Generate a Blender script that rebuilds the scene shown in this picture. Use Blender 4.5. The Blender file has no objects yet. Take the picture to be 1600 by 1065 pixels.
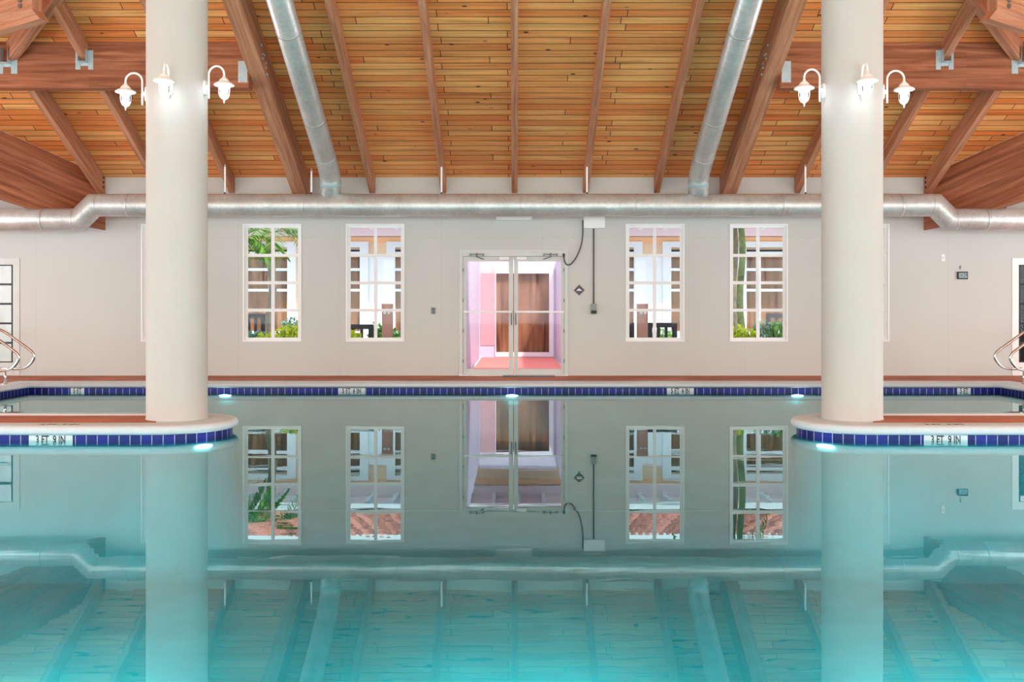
import bpy, bmesh, math, random
from mathutils import Vector, Matrix
random.seed(11)
SC = bpy.context.scene
COL = SC.collection

# ------------------------------------------------------------------ camera
F, CX, CY, HC = 1540.0, 804.0, 487.0, 1.234      # focal length in px, principal point, camera height over the water
cam = bpy.data.cameras.new('camera')
cam.sensor_width = 36.0
cam.lens = F / 1600.0 * 36.0
cam.shift_x = (800.0 - CX) / 1600.0
cam.shift_y = -(532.5 - CY) / 1600.0
cam.clip_start = 0.05
cam.clip_end = 400
co = bpy.data.objects.new('camera', cam)
co.location = (0, 0, HC)
co.rotation_euler = (math.pi / 2, 0, 0)
COL.objects.link(co)
SC.camera = co

# ------------------------------------------------------------------ world, sun, fill lamps, exposure
SC.view_settings.view_transform = 'Standard'
SC.view_settings.look = 'None'
SC.view_settings.gamma = 1.0
SC.view_settings.exposure = 0.66
SC.view_settings.use_curve_mapping = False
w = bpy.data.worlds.new('world')
SC.world = w
w.use_nodes = True
bg = w.node_tree.nodes['Background']
bg.inputs[0].default_value = (0.90, 0.96, 1.0, 1)
bg.inputs[1].default_value = 1.35

def light(name, kind, loc, power, rot=(0, 0, 0), size=None, color=(1, 1, 1)):
    l = bpy.data.lights.new(name, kind)
    l.energy = power
    l.color = color
    if kind == 'AREA':
        l.shape = 'RECTANGLE'
        l.size, l.size_y = size
    elif size is not None:
        if kind == 'SUN':
            l.angle = size
        else:
            l.shadow_soft_size = size
    o = bpy.data.objects.new(name, l)
    o.location = loc
    o.rotation_euler = rot
    COL.objects.link(o)
    return o

light('sun', 'SUN', (0, 0, 30), 2.6, (math.radians(38), 0, math.radians(28)), math.radians(2), (1, 0.96, 0.9))

POOL_W = 125
DW = 16.92            # far wall
XS = 12.92            # side walls
YN = -0.5             # near wall
NEAR_X = (-9.6, -5.0, 0.0, 5.0, 9.6)
for nx in NEAR_X:     # area lamps added in the unseen near openings, standing in for daylight
    light('near_wall_fill', 'AREA', (nx, YN + 0.04, 1.95), 150, (math.radians(116), 0, 0), (3.2, 2.5), (0.865, 0.968, 1.0))
for s in (-1, 1):     # more added area lamps, in the unseen side openings, to brighten the room
    for sy in (3.0, 8.2, 12.9):
        light('side_wall_fill', 'AREA', (s * (XS - 0.04), sy, 1.9), 110 if sy < 12 else 150, (math.radians(108), 0, math.radians(90 * s)), (2.8, 2.4), (0.865, 0.968, 1.0))
for px_ in (-6.0, -3.0, 0.0, 3.0, 6.0):   # unseen lamps added at the near pool wall to brighten the basin
    light('basin_fill_light', 'AREA', (px_, 2.55, -0.35), POOL_W, (math.radians(66), 0, 0), (1.0, 0.35), (1.0, 0.95, 0.90)).data.spread = math.radians(52)
for s in (-1, 1):  # further added underwater fill along the side pool walls
    for sy in (4.5, 7.5, 12.5):
        light('basin_fill_light', 'AREA', (s * 7.5, sy, -0.35), POOL_W * (0.6 if sy < 6 else 0.06), (math.radians(65), 0, math.radians(90 * s)), (1.0, 0.35), (1.0, 0.95, 0.90)).data.spread = math.radians(52)

# ------------------------------------------------------------------ materials
def newmat(name):
    m = bpy.data.materials.new(name)
    m.use_nodes = True
    return m, m.node_tree, m.node_tree.nodes['Principled BSDF']

def setp(b, color=None, rough=None, metal=None, spec=None):
    if color is not None: b.inputs['Base Color'].default_value = (*color, 1)
    if rough is not None: b.inputs['Roughness'].default_value = rough
    if metal is not None: b.inputs['Metallic'].default_value = metal
    if spec is not None: b.inputs['Specular IOR Level'].default_value = spec

def N(nt, t, **kw):
    n = nt.nodes.new(t)
    for k, v in kw.items():
        if k.startswith('i_'):
            n.inputs[k[2:].replace('_', ' ')].default_value = v
        else:
            setattr(n, k, v)
    return n

def L(nt, a, b): nt.links.new(a, b)

def srgb(r, g, b):
    f = lambda c: (c / 255 / 12.92) if c / 255 <= 0.04045 else ((c / 255 + 0.055) / 1.055) ** 2.4
    return (f(r), f(g), f(b))

def ramp(nt, stops):
    r = N(nt, 'ShaderNodeValToRGB')
    e = r.color_ramp.elements
    e[0].position, e[0].color = stops[0][0], (*stops[0][1], 1)
    e[1].position, e[1].color = stops[-1][0], (*stops[-1][1], 1)
    for p, c in stops[1:-1]:
        k = e.new(p); k.color = (*c, 1)
    return r

def plain(name, color, rough=0.6, metal=0.0, vary=0.06, scale=6.0, bump=0.0, spec=0.5):
    """a plain colour with a faint mottling"""
    m, nt, b = newmat(name)
    setp(b, color, rough, metal, spec)
    tc = N(nt, 'ShaderNodeTexCoord')
    no = N(nt, 'ShaderNodeTexNoise', i_Scale=scale, i_Detail=4.0)
    L(nt, tc.outputs['Object'], no.inputs['Vector'])
    r = ramp(nt, [(0.3, tuple(c * (1 - vary) for c in color)), (0.7, tuple(min(1, c * (1 + vary)) for c in color))])
    L(nt, no.outputs['Fac'], r.inputs[0]); L(nt, r.outputs[0], b.inputs['Base Color'])
    if bump:
        bp = N(nt, 'ShaderNodeBump', i_Strength=bump, i_Distance=0.01)
        n2 = N(nt, 'ShaderNodeTexNoise', i_Scale=scale * 12, i_Detail=3.0)
        L(nt, tc.outputs['Object'], n2.inputs['Vector'])
        L(nt, n2.outputs['Fac'], bp.inputs['Height']); L(nt, bp.outputs[0], b.inputs['Normal'])
    return m

def wood_beam(name, dark, light_, lam=0.0):
    m, nt, b = newmat(name)
    setp(b, None, 0.55, 0, 0.3)
    uv = N(nt, 'ShaderNodeUVMap')
    mp = N(nt, 'ShaderNodeMapping'); mp.inputs['Scale'].default_value = (0.9, 16, 1)
    L(nt, uv.outputs[0], mp.inputs[0])
    n1 = N(nt, 'ShaderNodeTexNoise', i_Scale=1.0, i_Detail=6.0, i_Roughness=0.6, i_Distortion=0.6)
    L(nt, mp.outputs[0], n1.inputs['Vector'])
    r = ramp(nt, [(0.3, dark), (0.52, tuple((a + c) / 2 for a, c in zip(dark, light_))), (0.72, light_)])
    L(nt, n1.outputs['Fac'], r.inputs[0])
    out = r.outputs[0]
    if lam:
        br = N(nt, 'ShaderNodeTexBrick', offset=0.37)
        br.inputs['Scale'].default_value = 1.0
        br.inputs['Brick Width'].default_value = 4.0
        br.inputs['Row Height'].default_value = lam
        br.inputs['Mortar Size'].default_value = 0.0016
        br.inputs['Mortar Smooth'].default_value = 0.6
        br.inputs['Color1'].default_value = (0.82, 0.78, 0.75, 1)
        br.inputs['Color2'].default_value = (1.12, 1.12, 1.12, 1)
        br.inputs['Mortar'].default_value = (0.62, 0.58, 0.56, 1)
        L(nt, uv.outputs[0], br.inputs['Vector'])
        mx = N(nt, 'ShaderNodeMix', data_type='RGBA', blend_type='MULTIPLY'); mx.inputs[0].default_value = 0.8
        L(nt, out, mx.inputs[6]); L(nt, br.outputs['Color'], mx.inputs[7])
        out = mx.outputs[2]
    L(nt, out, b.inputs['Base Color'])
    bp = N(nt, 'ShaderNodeBump', i_Strength=0.15, i_Distance=0.004)
    L(nt, n1.outputs['Fac'], bp.inputs['Height']); L(nt, bp.outputs[0], b.inputs['Normal'])
    return m

def plank_mat():
    m, nt, b = newmat('pine planks')
    setp(b, None, 0.5, 0, 0.35)
    uv = N(nt, 'ShaderNodeUVMap')
    br = N(nt, 'ShaderNodeTexBrick', offset=0.37, offset_frequency=2, squash=0.7, squash_frequency=3)
    br.inputs['Scale'].default_value = 1.0
    br.inputs['Brick Width'].default_value = 2.6
    br.inputs['Row Height'].default_value = 0.134
    br.inputs['Mortar Size'].default_value = 0.0065
    br.inputs['Mortar Smooth'].default_value = 0.35
    br.inputs['Bias'].default_value = 0.0
    br.inputs['Color1'].default_value = (*PL_A, 1)
    br.inputs['Color2'].default_value = (*PL_B, 1)
    br.inputs['Mortar'].default_value = (*PL_M, 1)
    L(nt, uv.outputs[0], br.inputs['Vector'])
    mp = N(nt, 'ShaderNodeMapping'); mp.inputs['Scale'].default_value = (0.7, 22, 1)
    L(nt, uv.outputs[0], mp.inputs[0])
    n1 = N(nt, 'ShaderNodeTexNoise', i_Scale=1.0, i_Detail=5.0, i_Roughness=0.65, i_Distortion=0.8)
    L(nt, mp.outputs[0], n1.inputs['Vector'])
    g = ramp(nt, [(0.32, (0.5, 0.42, 0.36)), (0.5, (0.98, 0.97, 0.95)), (0.75, (1.3, 1.3, 1.26))])
    L(nt, n1.outputs['Fac'], g.inputs[0])
    mx = N(nt, 'ShaderNodeMix', data_type='RGBA', blend_type='MULTIPLY'); mx.inputs[0].default_value = 0.7
    L(nt, br.outputs['Color'], mx.inputs[6]); L(nt, g.outputs[0], mx.inputs[7])
    # large patches of older, darker boards
    n3 = N(nt, 'ShaderNodeTexNoise', i_Scale=0.5, i_Detail=2.0)
    mp3 = N(nt, 'ShaderNodeMapping'); mp3.inputs['Scale'].default_value = (0.5, 2.2, 1)
    L(nt, uv.outputs[0], mp3.inputs[0]); L(nt, mp3.outputs[0], n3.inputs['Vector'])
    g3 = ramp(nt, [(0.36, (0.74, 0.68, 0.66)), (0.55, (1, 1, 1))])
    L(nt, n3.outputs['Fac'], g3.inputs[0])
    mx3 = N(nt, 'ShaderNodeMix', data_type='RGBA', blend_type='MULTIPLY'); mx3.inputs[0].default_value = 0.6
    L(nt, mx.outputs[2], mx3.inputs[6]); L(nt, g3.outputs[0], mx3.inputs[7])
    # knots
    mk = N(nt, 'ShaderNodeMapping'); mk.inputs['Scale'].default_value = (2.4, 5.6, 1)
    L(nt, uv.outputs[0], mk.inputs[0])
    vo = N(nt, 'ShaderNodeTexVoronoi', i_Scale=1.0)
    L(nt, mk.outputs[0], vo.inputs['Vector'])
    kr = ramp(nt, [(0.06, (1, 1, 1)), (0.12, (0, 0, 0))])
    L(nt, vo.outputs['Distance'], kr.inputs[0])
    kk = ramp(nt, [(0.40, (0, 0, 0)), (0.42, (1, 1, 1))])
    L(nt, vo.outputs['Color'], kk.inputs[0])
    km = N(nt, 'ShaderNodeMath', operation='MULTIPLY')
    L(nt, kr.outputs[0], km.inputs[0]); L(nt, kk.outputs[0], km.inputs[1])
    mk2 = N(nt, 'ShaderNodeMix', data_type='RGBA')
    L(nt, km.outputs[0], mk2.inputs[0]); L(nt, mx3.outputs[2], mk2.inputs[6])
    mk2.inputs[7].default_value = (0.055, 0.018, 0.006, 1)
    L(nt, mk2.outputs[2], b.inputs['Base Color'])
    bp = N(nt, 'ShaderNodeBump', i_Strength=0.6, i_Distance=0.008, invert=True)
    L(nt, br.outputs['Fac'], bp.inputs['Height']); L(nt, bp.outputs[0], b.inputs['Normal'])
    return m

PL_A, PL_B, PL_M = srgb(255, 190, 118), srgb(236, 136, 70), srgb(84, 42, 20)
M = {}
M['planks'] = plank_mat()
M['beam'] = wood_beam('reddish beam wood', srgb(156, 96, 68), srgb(216, 156, 122))
M['glulam'] = wood_beam('laminated beam wood', srgb(128, 68, 42), srgb(198, 126, 90), 0.045)
M['bolt'] = plain('weathered bolt steel', (0.25, 0.24, 0.23), 0.4, 0.9)
M['column'] = plain('cream stucco', srgb(202, 198, 194), 0.75, vary=0.015, scale=3, bump=0.12)
M['white'] = plain('white gloss paint', srgb(248, 248, 248), 0.35, vary=0.02)
M['frame'] = plain('white window frame', srgb(246, 246, 246), 0.45, vary=0.02)
M['alu'] = plain('pale door frame', srgb(214, 216, 213), 0.4, vary=0.03)
M['alu_dark'] = plain('grey door hardware', srgb(128, 130, 128), 0.4, 0.3)
M['black'] = plain('black metal', (0.012, 0.012, 0.013), 0.5)
M['cable'] = plain('grey cable', srgb(92, 92, 88), 0.6)
M['steel'] = plain('polished stainless steel', (0.72, 0.72, 0.72), 0.14, 1.0, vary=0.01)
M['coping'] = plain('white coping stone', srgb(216, 222, 230), 0.5, vary=0.03, scale=20, bump=0.25)
M['plaster'] = plain('teal pool plaster', (0.12, 0.74, 0.80), 0.8, vary=0.08, scale=2.2)
M['marker'] = plain('white marker tile', srgb(226, 226, 230), 0.25, vary=0.02)
M['ink'] = plain('black lettering', (0.012, 0.012, 0.015), 0.5)
M['hanger'] = None

def wall_mat():
    m, nt, b = newmat('painted wall panels')
    setp(b, None, 0.7, 0, 0.3)
    tc = N(nt, 'ShaderNodeTexCoord')
    sw = N(nt, 'ShaderNodeSeparateXYZ'); cb = N(nt, 'ShaderNodeCombineXYZ')
    ad = N(nt, 'ShaderNodeMath', operation='ADD')
    L(nt, tc.outputs['Object'], sw.inputs[0])
    L(nt, sw.outputs[0], ad.inputs[0]); L(nt, sw.outputs[1], ad.inputs[1])
    L(nt, ad.outputs[0], cb.inputs[0]); L(nt, sw.outputs[2], cb.inputs[1])
    br = N(nt, 'ShaderNodeTexBrick', offset=0.0)
    br.inputs['Scale'].default_value = 1.0
    br.inputs['Brick Width'].default_value = 1.74
    br.inputs['Row Height'].default_value = 2.51
    br.inputs['Mortar Size'].default_value = 0.003
    c = srgb(214, 214, 210)
    br.inputs['Color1'].default_value = (*c, 1)
    br.inputs['Color2'].default_value = (*[x * 0.985 for x in c], 1)
    br.inputs['Mortar'].default_value = (*[x * 0.86 for x in c], 1)
    L(nt, cb.outputs[0], br.inputs['Vector'])
    no = N(nt, 'ShaderNodeTexNoise', i_Scale=0.8, i_Detail=3.0)
    L(nt, tc.outputs['Object'], no.inputs['Vector'])
    r = ramp(nt, [(0.3, (0.95, 0.955, 0.96)), (0.7, (1, 1, 1))])
    L(nt, no.outputs['Fac'], r.inputs[0])
    mx = N(nt, 'ShaderNodeMix', data_type='RGBA', blend_type='MULTIPLY'); mx.inputs[0].default_value = 1
    L(nt, br.outputs['Color'], mx.inputs[6]); L(nt, r.outputs[0], mx.inputs[7])
    L(nt, mx.outputs[2], b.inputs['Base Color'])
    return m
M['wall'] = wall_mat()

def tile_mat():
    m, nt, b = newmat('cobalt waterline tiles')
    setp(b, None, 0.35, 0, 0.3)
    uv = N(nt, 'ShaderNodeUVMap')
    br = N(nt, 'ShaderNodeTexBrick', offset=0.0)
    br.inputs['Scale'].default_value = 1.0
    br.inputs['Brick Width'].default_value = 0.105
    br.inputs['Row Height'].default_value = 0.2
    br.inputs['Mortar Size'].default_value = 0.004
    br.inputs['Mortar Smooth'].default_value = 0.1
    br.inputs['Color1'].default_value = (*srgb(22, 30, 140), 1)
    br.inputs['Color2'].default_value = (*srgb(14, 20, 104), 1)
    br.inputs['Mortar'].default_value = (*srgb(190, 190, 214), 1)
    L(nt, uv.outputs[0], br.inputs['Vector'])
    L(nt, br.outputs['Color'], b.inputs['Base Color'])
    return m
M['tile'] = tile_mat()

def deck_mat(name, c1, c2):
    m, nt, b = newmat(name)
    setp(b, None, 0.75, 0, 0.3)
    tc = N(nt, 'ShaderNodeTexCoord')
    n1 = N(nt, 'ShaderNodeTexNoise', i_Scale=1.3, i_Detail=6.0, i_Roughness=0.65)
    L(nt, tc.outputs['Object'], n1.inputs['Vector'])
    r = ramp(nt, [(0.32, c1), (0.68, c2)])
    L(nt, n1.outputs['Fac'], r.inputs[0]); L(nt, r.outputs[0], b.inputs['Base Color'])
    n2 = N(nt, 'ShaderNodeTexNoise', i_Scale=60.0, i_Detail=2.0)
    L(nt, tc.outputs['Object'], n2.inputs['Vector'])
    bp = N(nt, 'ShaderNodeBump', i_Strength=0.3, i_Distance=0.004)
    L(nt, n2.outputs['Fac'], bp.inputs['Height']); L(nt, bp.outputs[0], b.inputs['Normal'])
    return m
M['deck'] = deck_mat('terracotta deck', srgb(158, 90, 64), srgb(200, 124, 92))

def galv(name, ring=0.11, tint=(0.64, 0.66, 0.655), rough=0.38):
    m, nt, b = newmat(name)
    setp(b, tint, rough, 0.5)
    uv = N(nt, 'ShaderNodeUVMap')
    sp = N(nt, 'ShaderNodeSeparateXYZ'); L(nt, uv.outputs[0], sp.inputs[0])
    a = N(nt, 'ShaderNodeMath', operation='MULTIPLY_ADD')      # spiral seam: u + k*v
    L(nt, sp.outputs[1], a.inputs[0]); a.inputs[1].default_value = 0.09; L(nt, sp.outputs[0], a.inputs[2])
    d = N(nt, 'ShaderNodeMath', operation='DIVIDE'); L(nt, a.outputs[0], d.inputs[0]); d.inputs[1].default_value = ring
    fr = N(nt, 'ShaderNodeMath', operation='FRACT'); L(nt, d.outputs[0], fr.inputs[0])
    pp = N(nt, 'ShaderNodeMath', operation='PINGPONG'); L(nt, fr.outputs[0], pp.inputs[0]); pp.inputs[1].default_value = 0.5
    rr = ramp(nt, [(0.0, (1, 1, 1)), (0.12, (0, 0, 0))]); L(nt, pp.outputs[0], rr.inputs[0])
    bp = N(nt, 'ShaderNodeBump', i_Strength=0.25, i_Distance=0.006)
    L(nt, rr.outputs[0], bp.inputs['Height']); L(nt, bp.outputs[0], b.inputs['Normal'])
    tc = N(nt, 'ShaderNodeTexCoord')
    vo = N(nt, 'ShaderNodeTexVoronoi', i_Scale=26.0); L(nt, tc.outputs['Object'], vo.inputs['Vector'])
    no = N(nt, 'ShaderNodeTexNoise', i_Scale=3.0, i_Detail=4.0); L(nt, tc.outputs['Object'], no.inputs['Vector'])
    ad = N(nt, 'ShaderNodeMath', operation='MULTIPLY_ADD'); L(nt, vo.outputs['Color'], ad.inputs[0]); ad.inputs[1].default_value = 0.25
    L(nt, no.outputs['Fac'], ad.inputs[2])
    cr = ramp(nt, [(0.35, tuple(c * 0.82 for c in tint)), (0.85, tuple(min(1, c * 1.14) for c in tint))])
    L(nt, ad.outputs[0], cr.inputs[0]); L(nt, cr.outputs[0], b.inputs['Base Color'])
    return m
M['duct'] = galv('galvanised spiral duct')
M['hanger'] = galv('galvanised bracket', 5.0, (0.50, 0.62, 0.66), 0.5)
M['bluegrey'] = plain('pale blue duct tape', srgb(176, 200, 204), 0.5)

def emit(name, color, strength):
    m, nt, b = newmat(name)
    setp(b, color, 0.5)
    b.inputs['Emission Color'].default_value = (*color, 1)
    b.inputs['Emission Strength'].default_value = strength
    return m
M['bulb'] = emit('lit lamp bulb', (0.93, 0.96, 1.0), 7.0)
M['poollight'] = emit('lit pool light lens', (1.0, 1.0, 0.97), 9)

def thin_glass(name, tint, ior=1.45, rough=0.0):
    m = bpy.data.materials.new(name); m.use_nodes = True
    nt = m.node_tree; nt.nodes.clear()
    out = N(nt, 'ShaderNodeOutputMaterial')
    fr = N(nt, 'ShaderNodeFresnel', i_IOR=ior)
    tr = N(nt, 'ShaderNodeBsdfTransparent'); tr.inputs[0].default_value = (*tint, 1)
    gl = N(nt, 'ShaderNodeBsdfGlossy', i_Roughness=rough)
    mx = N(nt, 'ShaderNodeMixShader')
    L(nt, fr.outputs[0], mx.inputs[0]); L(nt, tr.outputs[0], mx.inputs[1]); L(nt, gl.outputs[0], mx.inputs[2])
    L(nt, mx.outputs[0], out.inputs[0])
    return m
M['glass'] = thin_glass('clear window glass', (0.98, 0.99, 0.99), 1.17)
M['door_glass'] = thin_glass('faintly pink door glass', (0.98, 0.93, 0.95), 1.17)
M['far_glass'] = thin_glass('shaded building glass', (0.98, 0.98, 0.98), 1.12)
M['jar'] = thin_glass('lantern glass', (0.95, 0.97, 1.0))

def water_mat():
    m = bpy.data.materials.new('pool water'); m.use_nodes = True
    nt = m.node_tree; nt.nodes.clear()
    out = N(nt, 'ShaderNodeOutputMaterial')
    tc = N(nt, 'ShaderNodeTexCoord')
    mp = N(nt, 'ShaderNodeMapping'); mp.inputs['Scale'].default_value = (0.6, 1.6, 1)
    L(nt, tc.outputs['Object'], mp.inputs[0])
    n1 = N(nt, 'ShaderNodeTexNoise', i_Scale=1.6, i_Detail=3.0, i_Roughness=0.55)
    L(nt, mp.outputs[0], n1.inputs['Vector'])
    bp = N(nt, 'ShaderNodeBump', i_Strength=1.0, i_Distance=WATER_BUMP)
    L(nt, n1.outputs['Fac'], bp.inputs['Height'])
    fr = N(nt, 'ShaderNodeFresnel', i_IOR=WATER_IOR)
    L(nt, bp.outputs[0], fr.inputs['Normal'])
    tr = N(nt, 'ShaderNodeBsdfTransparent'); tr.inputs[0].default_value = (*WATER_TINT, 1)
    gl = N(nt, 'ShaderNodeBsdfGlossy', i_Roughness=0.0); gl.inputs[0].default_value = (*WATER_REFL, 1)
    L(nt, bp.outputs[0], gl.inputs['Normal'])
    mx = N(nt, 'ShaderNodeMixShader')
    L(nt, fr.outputs[0], mx.inputs[0]); L(nt, tr.outputs[0], mx.inputs[1]); L(nt, gl.outputs[0], mx.inputs[2])
    L(nt, mx.outputs[0], out.inputs[0])
    va = N(nt, 'ShaderNodeVolumeAbsorption', i_Density=WATER_DENSITY); va.inputs[0].default_value = (0.05, 0.875, 0.885, 1)
    L(nt, va.outputs[0], out.inputs['Volume'])
    return m
WATER_DENSITY = 1.0
WATER_IOR, WATER_TINT, WATER_REFL, WATER_BUMP = 2.1, (0.8, 0.97, 0.98), (0.78, 0.99, 0.99), 0.0006
M['water'] = water_mat()

# outdoors
M['cream'] = plain('cream stucco wall', srgb(246, 214, 182), 0.8, vary=0.03)
M['trimwhite'] = plain('white exterior trim', srgb(238, 242, 250), 0.6, vary=0.02)
M['soffit'] = plain('pale pink soffit', srgb(246, 222, 230), 0.7, vary=0.03)
M['lavender'] = plain('lavender white wall', srgb(208, 206, 224), 0.7, vary=0.04)
M['coral'] = plain('coral walkway', srgb(236, 138, 126), 0.7, vary=0.04)
M['pinkpost'] = plain('dusty pink post', srgb(196, 140, 128), 0.7, vary=0.04)
M['bench'] = plain('dark slate painted wood', srgb(56, 54, 66), 0.6, vary=0.2)
M['bark'] = plain('grey palm bark', srgb(140, 126, 112), 0.9, vary=0.35, scale=9, bump=0.8)
M['mossbark'] = plain('mossy palm bark', srgb(112, 124, 84), 0.9, vary=0.45, scale=7, bump=0.8)
M['brownbark'] = plain('brown palm boots', srgb(110, 74, 50), 0.9, vary=0.35, scale=14)
M['grass'] = plain('grass ground', srgb(88, 128, 56), 0.9, vary=0.3, scale=4)

def foliage(name, c1, c2):
    m, nt, b = newmat(name)
    setp(b, None, 0.45, 0, 0.4)
    g = N(nt, 'ShaderNodeNewGeometry')
    r = ramp(nt, [(0.0, c1), (1.0, c2)])
    L(nt, g.outputs['Random Per Island'], r.inputs[0])
    L(nt, r.outputs[0], b.inputs['Base Color'])
    b.inputs['Subsurface Weight'].default_value = 0.0
    tl = N(nt, 'ShaderNodeBsdfTranslucent'); L(nt, r.outputs[0], tl.inputs[0])
    mx = N(nt, 'ShaderNodeMixShader'); mx.inputs[0].default_value = 0.35
    L(nt, b.outputs[0], mx.inputs[1]); L(nt, tl.outputs[0], mx.inputs[2])
    L(nt, mx.outputs[0], nt.nodes['Material Output'].inputs[0])
    return m
M['palm'] = foliage('palm leaflets', srgb(40, 92, 24), srgb(132, 184, 62))
M['lime'] = foliage('yellow green leaves', srgb(150, 178, 20), srgb(236, 236, 60))
M['green'] = foliage('fresh green leaves', srgb(60, 128, 48), srgb(160, 208, 110))
M['bluegreen'] = foliage('blue green leaves', srgb(70, 112, 100), srgb(160, 200, 180))

def blind_mat():
    m, nt, b = newmat('brown window blinds')
    setp(b, None, 0.7, 0, 0.1)
    tc = N(nt, 'ShaderNodeTexCoord')
    mp = N(nt, 'ShaderNodeMapping'); mp.inputs['Scale'].default_value = (9, 1, 0.7)
    L(nt, tc.outputs['Object'], mp.inputs[0])
    n = N(nt, 'ShaderNodeTexNoise', i_Scale=1.0, i_Detail=4.0); L(nt, mp.outputs[0], n.inputs['Vector'])
    r = ramp(nt, [(0.3, srgb(92, 62, 46)), (0.5, srgb(150, 108, 78)), (0.7, srgb(178, 134, 96))])
    L(nt, n.outputs['Fac'], r.inputs[0]); L(nt, r.outputs[0], b.inputs['Base Color'])
    return m
M['blind'] = blind_mat()

def rooftile_mat():
    m, nt, b = newmat('barrel roof tiles')
    setp(b, None, 0.7, 0, 0.3)
    tc = N(nt, 'ShaderNodeTexCoord')
    n = N(nt, 'ShaderNodeTexNoise', i_Scale=5.0, i_Detail=3.0); L(nt, tc.outputs['Object'], n.inputs['Vector'])
    g = N(nt, 'ShaderNodeNewGeometry')
    av = N(nt, 'ShaderNodeMath', operation='MULTIPLY_ADD'); L(nt, g.outputs['Random Per Island'], av.inputs[0]); av.inputs[1].default_value = 0.45
    L(nt, n.outputs['Fac'], av.inputs[2])
    r = ramp(nt, [(0.4, srgb(112, 40, 32)), (0.95, srgb(222, 140, 124))])
    L(nt, av.outputs[0], r.inputs[0]); L(nt, r.outputs[0], b.inputs['Base Color'])
    return m
M['rooftile'] = rooftile_mat()

# ------------------------------------------------------------------ mesh helpers
def BM(): return bmesh.new()

def box(bm, x0, x1, y0, y1, z0, z1):
    v = [bm.verts.new(p) for p in ((x0, y0, z0), (x1, y0, z0), (x1, y1, z0), (x0, y1, z0),
                                   (x0, y0, z1), (x1, y0, z1), (x1, y1, z1), (x0, y1, z1))]
    for f in ((0, 3, 2, 1), (4, 5, 6, 7), (0, 1, 5, 4), (1, 2, 6, 5), (2, 3, 7, 6), (3, 0, 4, 7)):
        bm.faces.new([v[i] for i in f])
    return v

def prism(bm, pts, vec):
    """extrude a planar polygon along vec"""
    vec = Vector(vec)
    a = [bm.verts.new(p) for p in pts]
    b = [bm.verts.new(Vector(p) + vec) for p in pts]
    n = len(a)
    bm.faces.new(a); bm.faces.new(list(reversed(b)))
    for i in range(n):
        j = (i + 1) % n
        bm.faces.new((a[j], a[i], b[i], b[j]))

def tube(bm, pts, r, seg=16, uvs=True, caps=True, radii=None):
    """mitred tube along a polyline; uv = (length, circumference) in metres"""
    pts = [Vector(p) for p in pts]
    uv = bm.loops.layers.uv.verify()
    n = len(pts)
    rings, lens, acc = [], [], 0.0
    d0 = (pts[1] - pts[0]).normalized()
    ref = Vector((0, 0, 1)) if abs(d0.z) < 0.9 else Vector((0, 1, 0))
    side = d0.cross(ref).normalized(); up = side.cross(d0).normalized()
    cur = d0
    for i, p in enumerate(pts):
        if i: acc += (pts[i] - pts[i - 1]).length
        din = (pts[i] - pts[i - 1]).normalized() if i else d0
        dout = (pts[i + 1] - pts[i]).normalized() if i < n - 1 else din
        # carry the frame into din
        q = cur.rotation_difference(din); side = q @ side; up = q @ up; cur = din
        nrm = (din + dout).normalized()
        rr = radii[i] if radii else r
        ring = []
        for k in range(seg):
            a = 2 * math.pi * k / seg
            off = side * math.cos(a) * rr + up * math.sin(a) * rr
            t = -off.dot(nrm) / max(0.2, din.dot(nrm))
            ring.append(bm.verts.new(p + off + din * t))
        rings.append(ring); lens.append(acc)
    for i in range(n - 1):
        for k in range(seg):
            k2 = (k + 1) % seg
            f = bm.faces.new((rings[i][k], rings[i][k2], rings[i + 1][k2], rings[i + 1][k]))
            f.smooth = True
            c = 2 * math.pi * r / seg
            for lp, (u, v) in zip(f.loops, ((lens[i], k * c), (lens[i], (k + 1) * c), (lens[i + 1], (k + 1) * c), (lens[i + 1], k * c))):
                lp[uv].uv = (u, v)
    if caps:
        bm.faces.new(rings[0]); bm.faces.new(list(reversed(rings[-1])))

def lathe(bm, prof, c=(0, 0, 0), seg=28, axis='z'):
    """profile of (radius, height) revolved about a vertical axis"""
    rings = []
    for r, h in prof:
        if r < 1e-5:
            rings.append([bm.verts.new((c[0], c[1], c[2] + h))])
        else:
            rings.append([bm.verts.new((c[0] + r * math.cos(2 * math.pi * k / seg), c[1] + r * math.sin(2 * math.pi * k / seg), c[2] + h)) for k in range(seg)])
    for a, b in zip(rings, rings[1:]):
        for k in range(seg):
            k2 = (k + 1) % seg
            if len(a) == 1 and len(b) == 1: continue
            if len(a) == 1: f = bm.faces.new((a[0], b[k2], b[k]))
            elif len(b) == 1: f = bm.faces.new((a[k], a[k2], b[0]))
            else: f = bm.faces.new((a[k], a[k2], b[k2], b[k]))
            f.smooth = True

def uv_axis(bm, axis, seed=0.0):
    axis = Vector(axis).normalized()
    uv = bm.loops.layers.uv.verify()
    bm.normal_update()
    for f in bm.faces:
        n = f.normal
        s = n.cross(axis)
        if s.length < 1e-3: s = axis.orthogonal()
        s.normalize()
        for lp in f.loops:
            lp[uv].uv = (lp.vert.co.dot(axis) + seed, lp.vert.co.dot(s) + seed * 0.37)

def obj(name, bm, mat, parent=None, bevel=0.0, smooth=False, recalc=True):
    if recalc: bmesh.ops.recalc_face_normals(bm, faces=bm.faces[:])
    me = bpy.data.meshes.new(name)
    bm.to_mesh(me); bm.free()
    if isinstance(mat, str): mat = M[mat]
    me.materials.append(mat)
    if smooth:
        for p in me.polygons: p.use_smooth = True
    o = bpy.data.objects.new(name, me)
    COL.objects.link(o)
    if parent is not None: o.parent = parent
    if bevel:
        b = o.modifiers.new('bevel', 'BEVEL'); b.width = bevel; b.segments = 2; b.limit_method = 'ANGLE'
    return o

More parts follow.
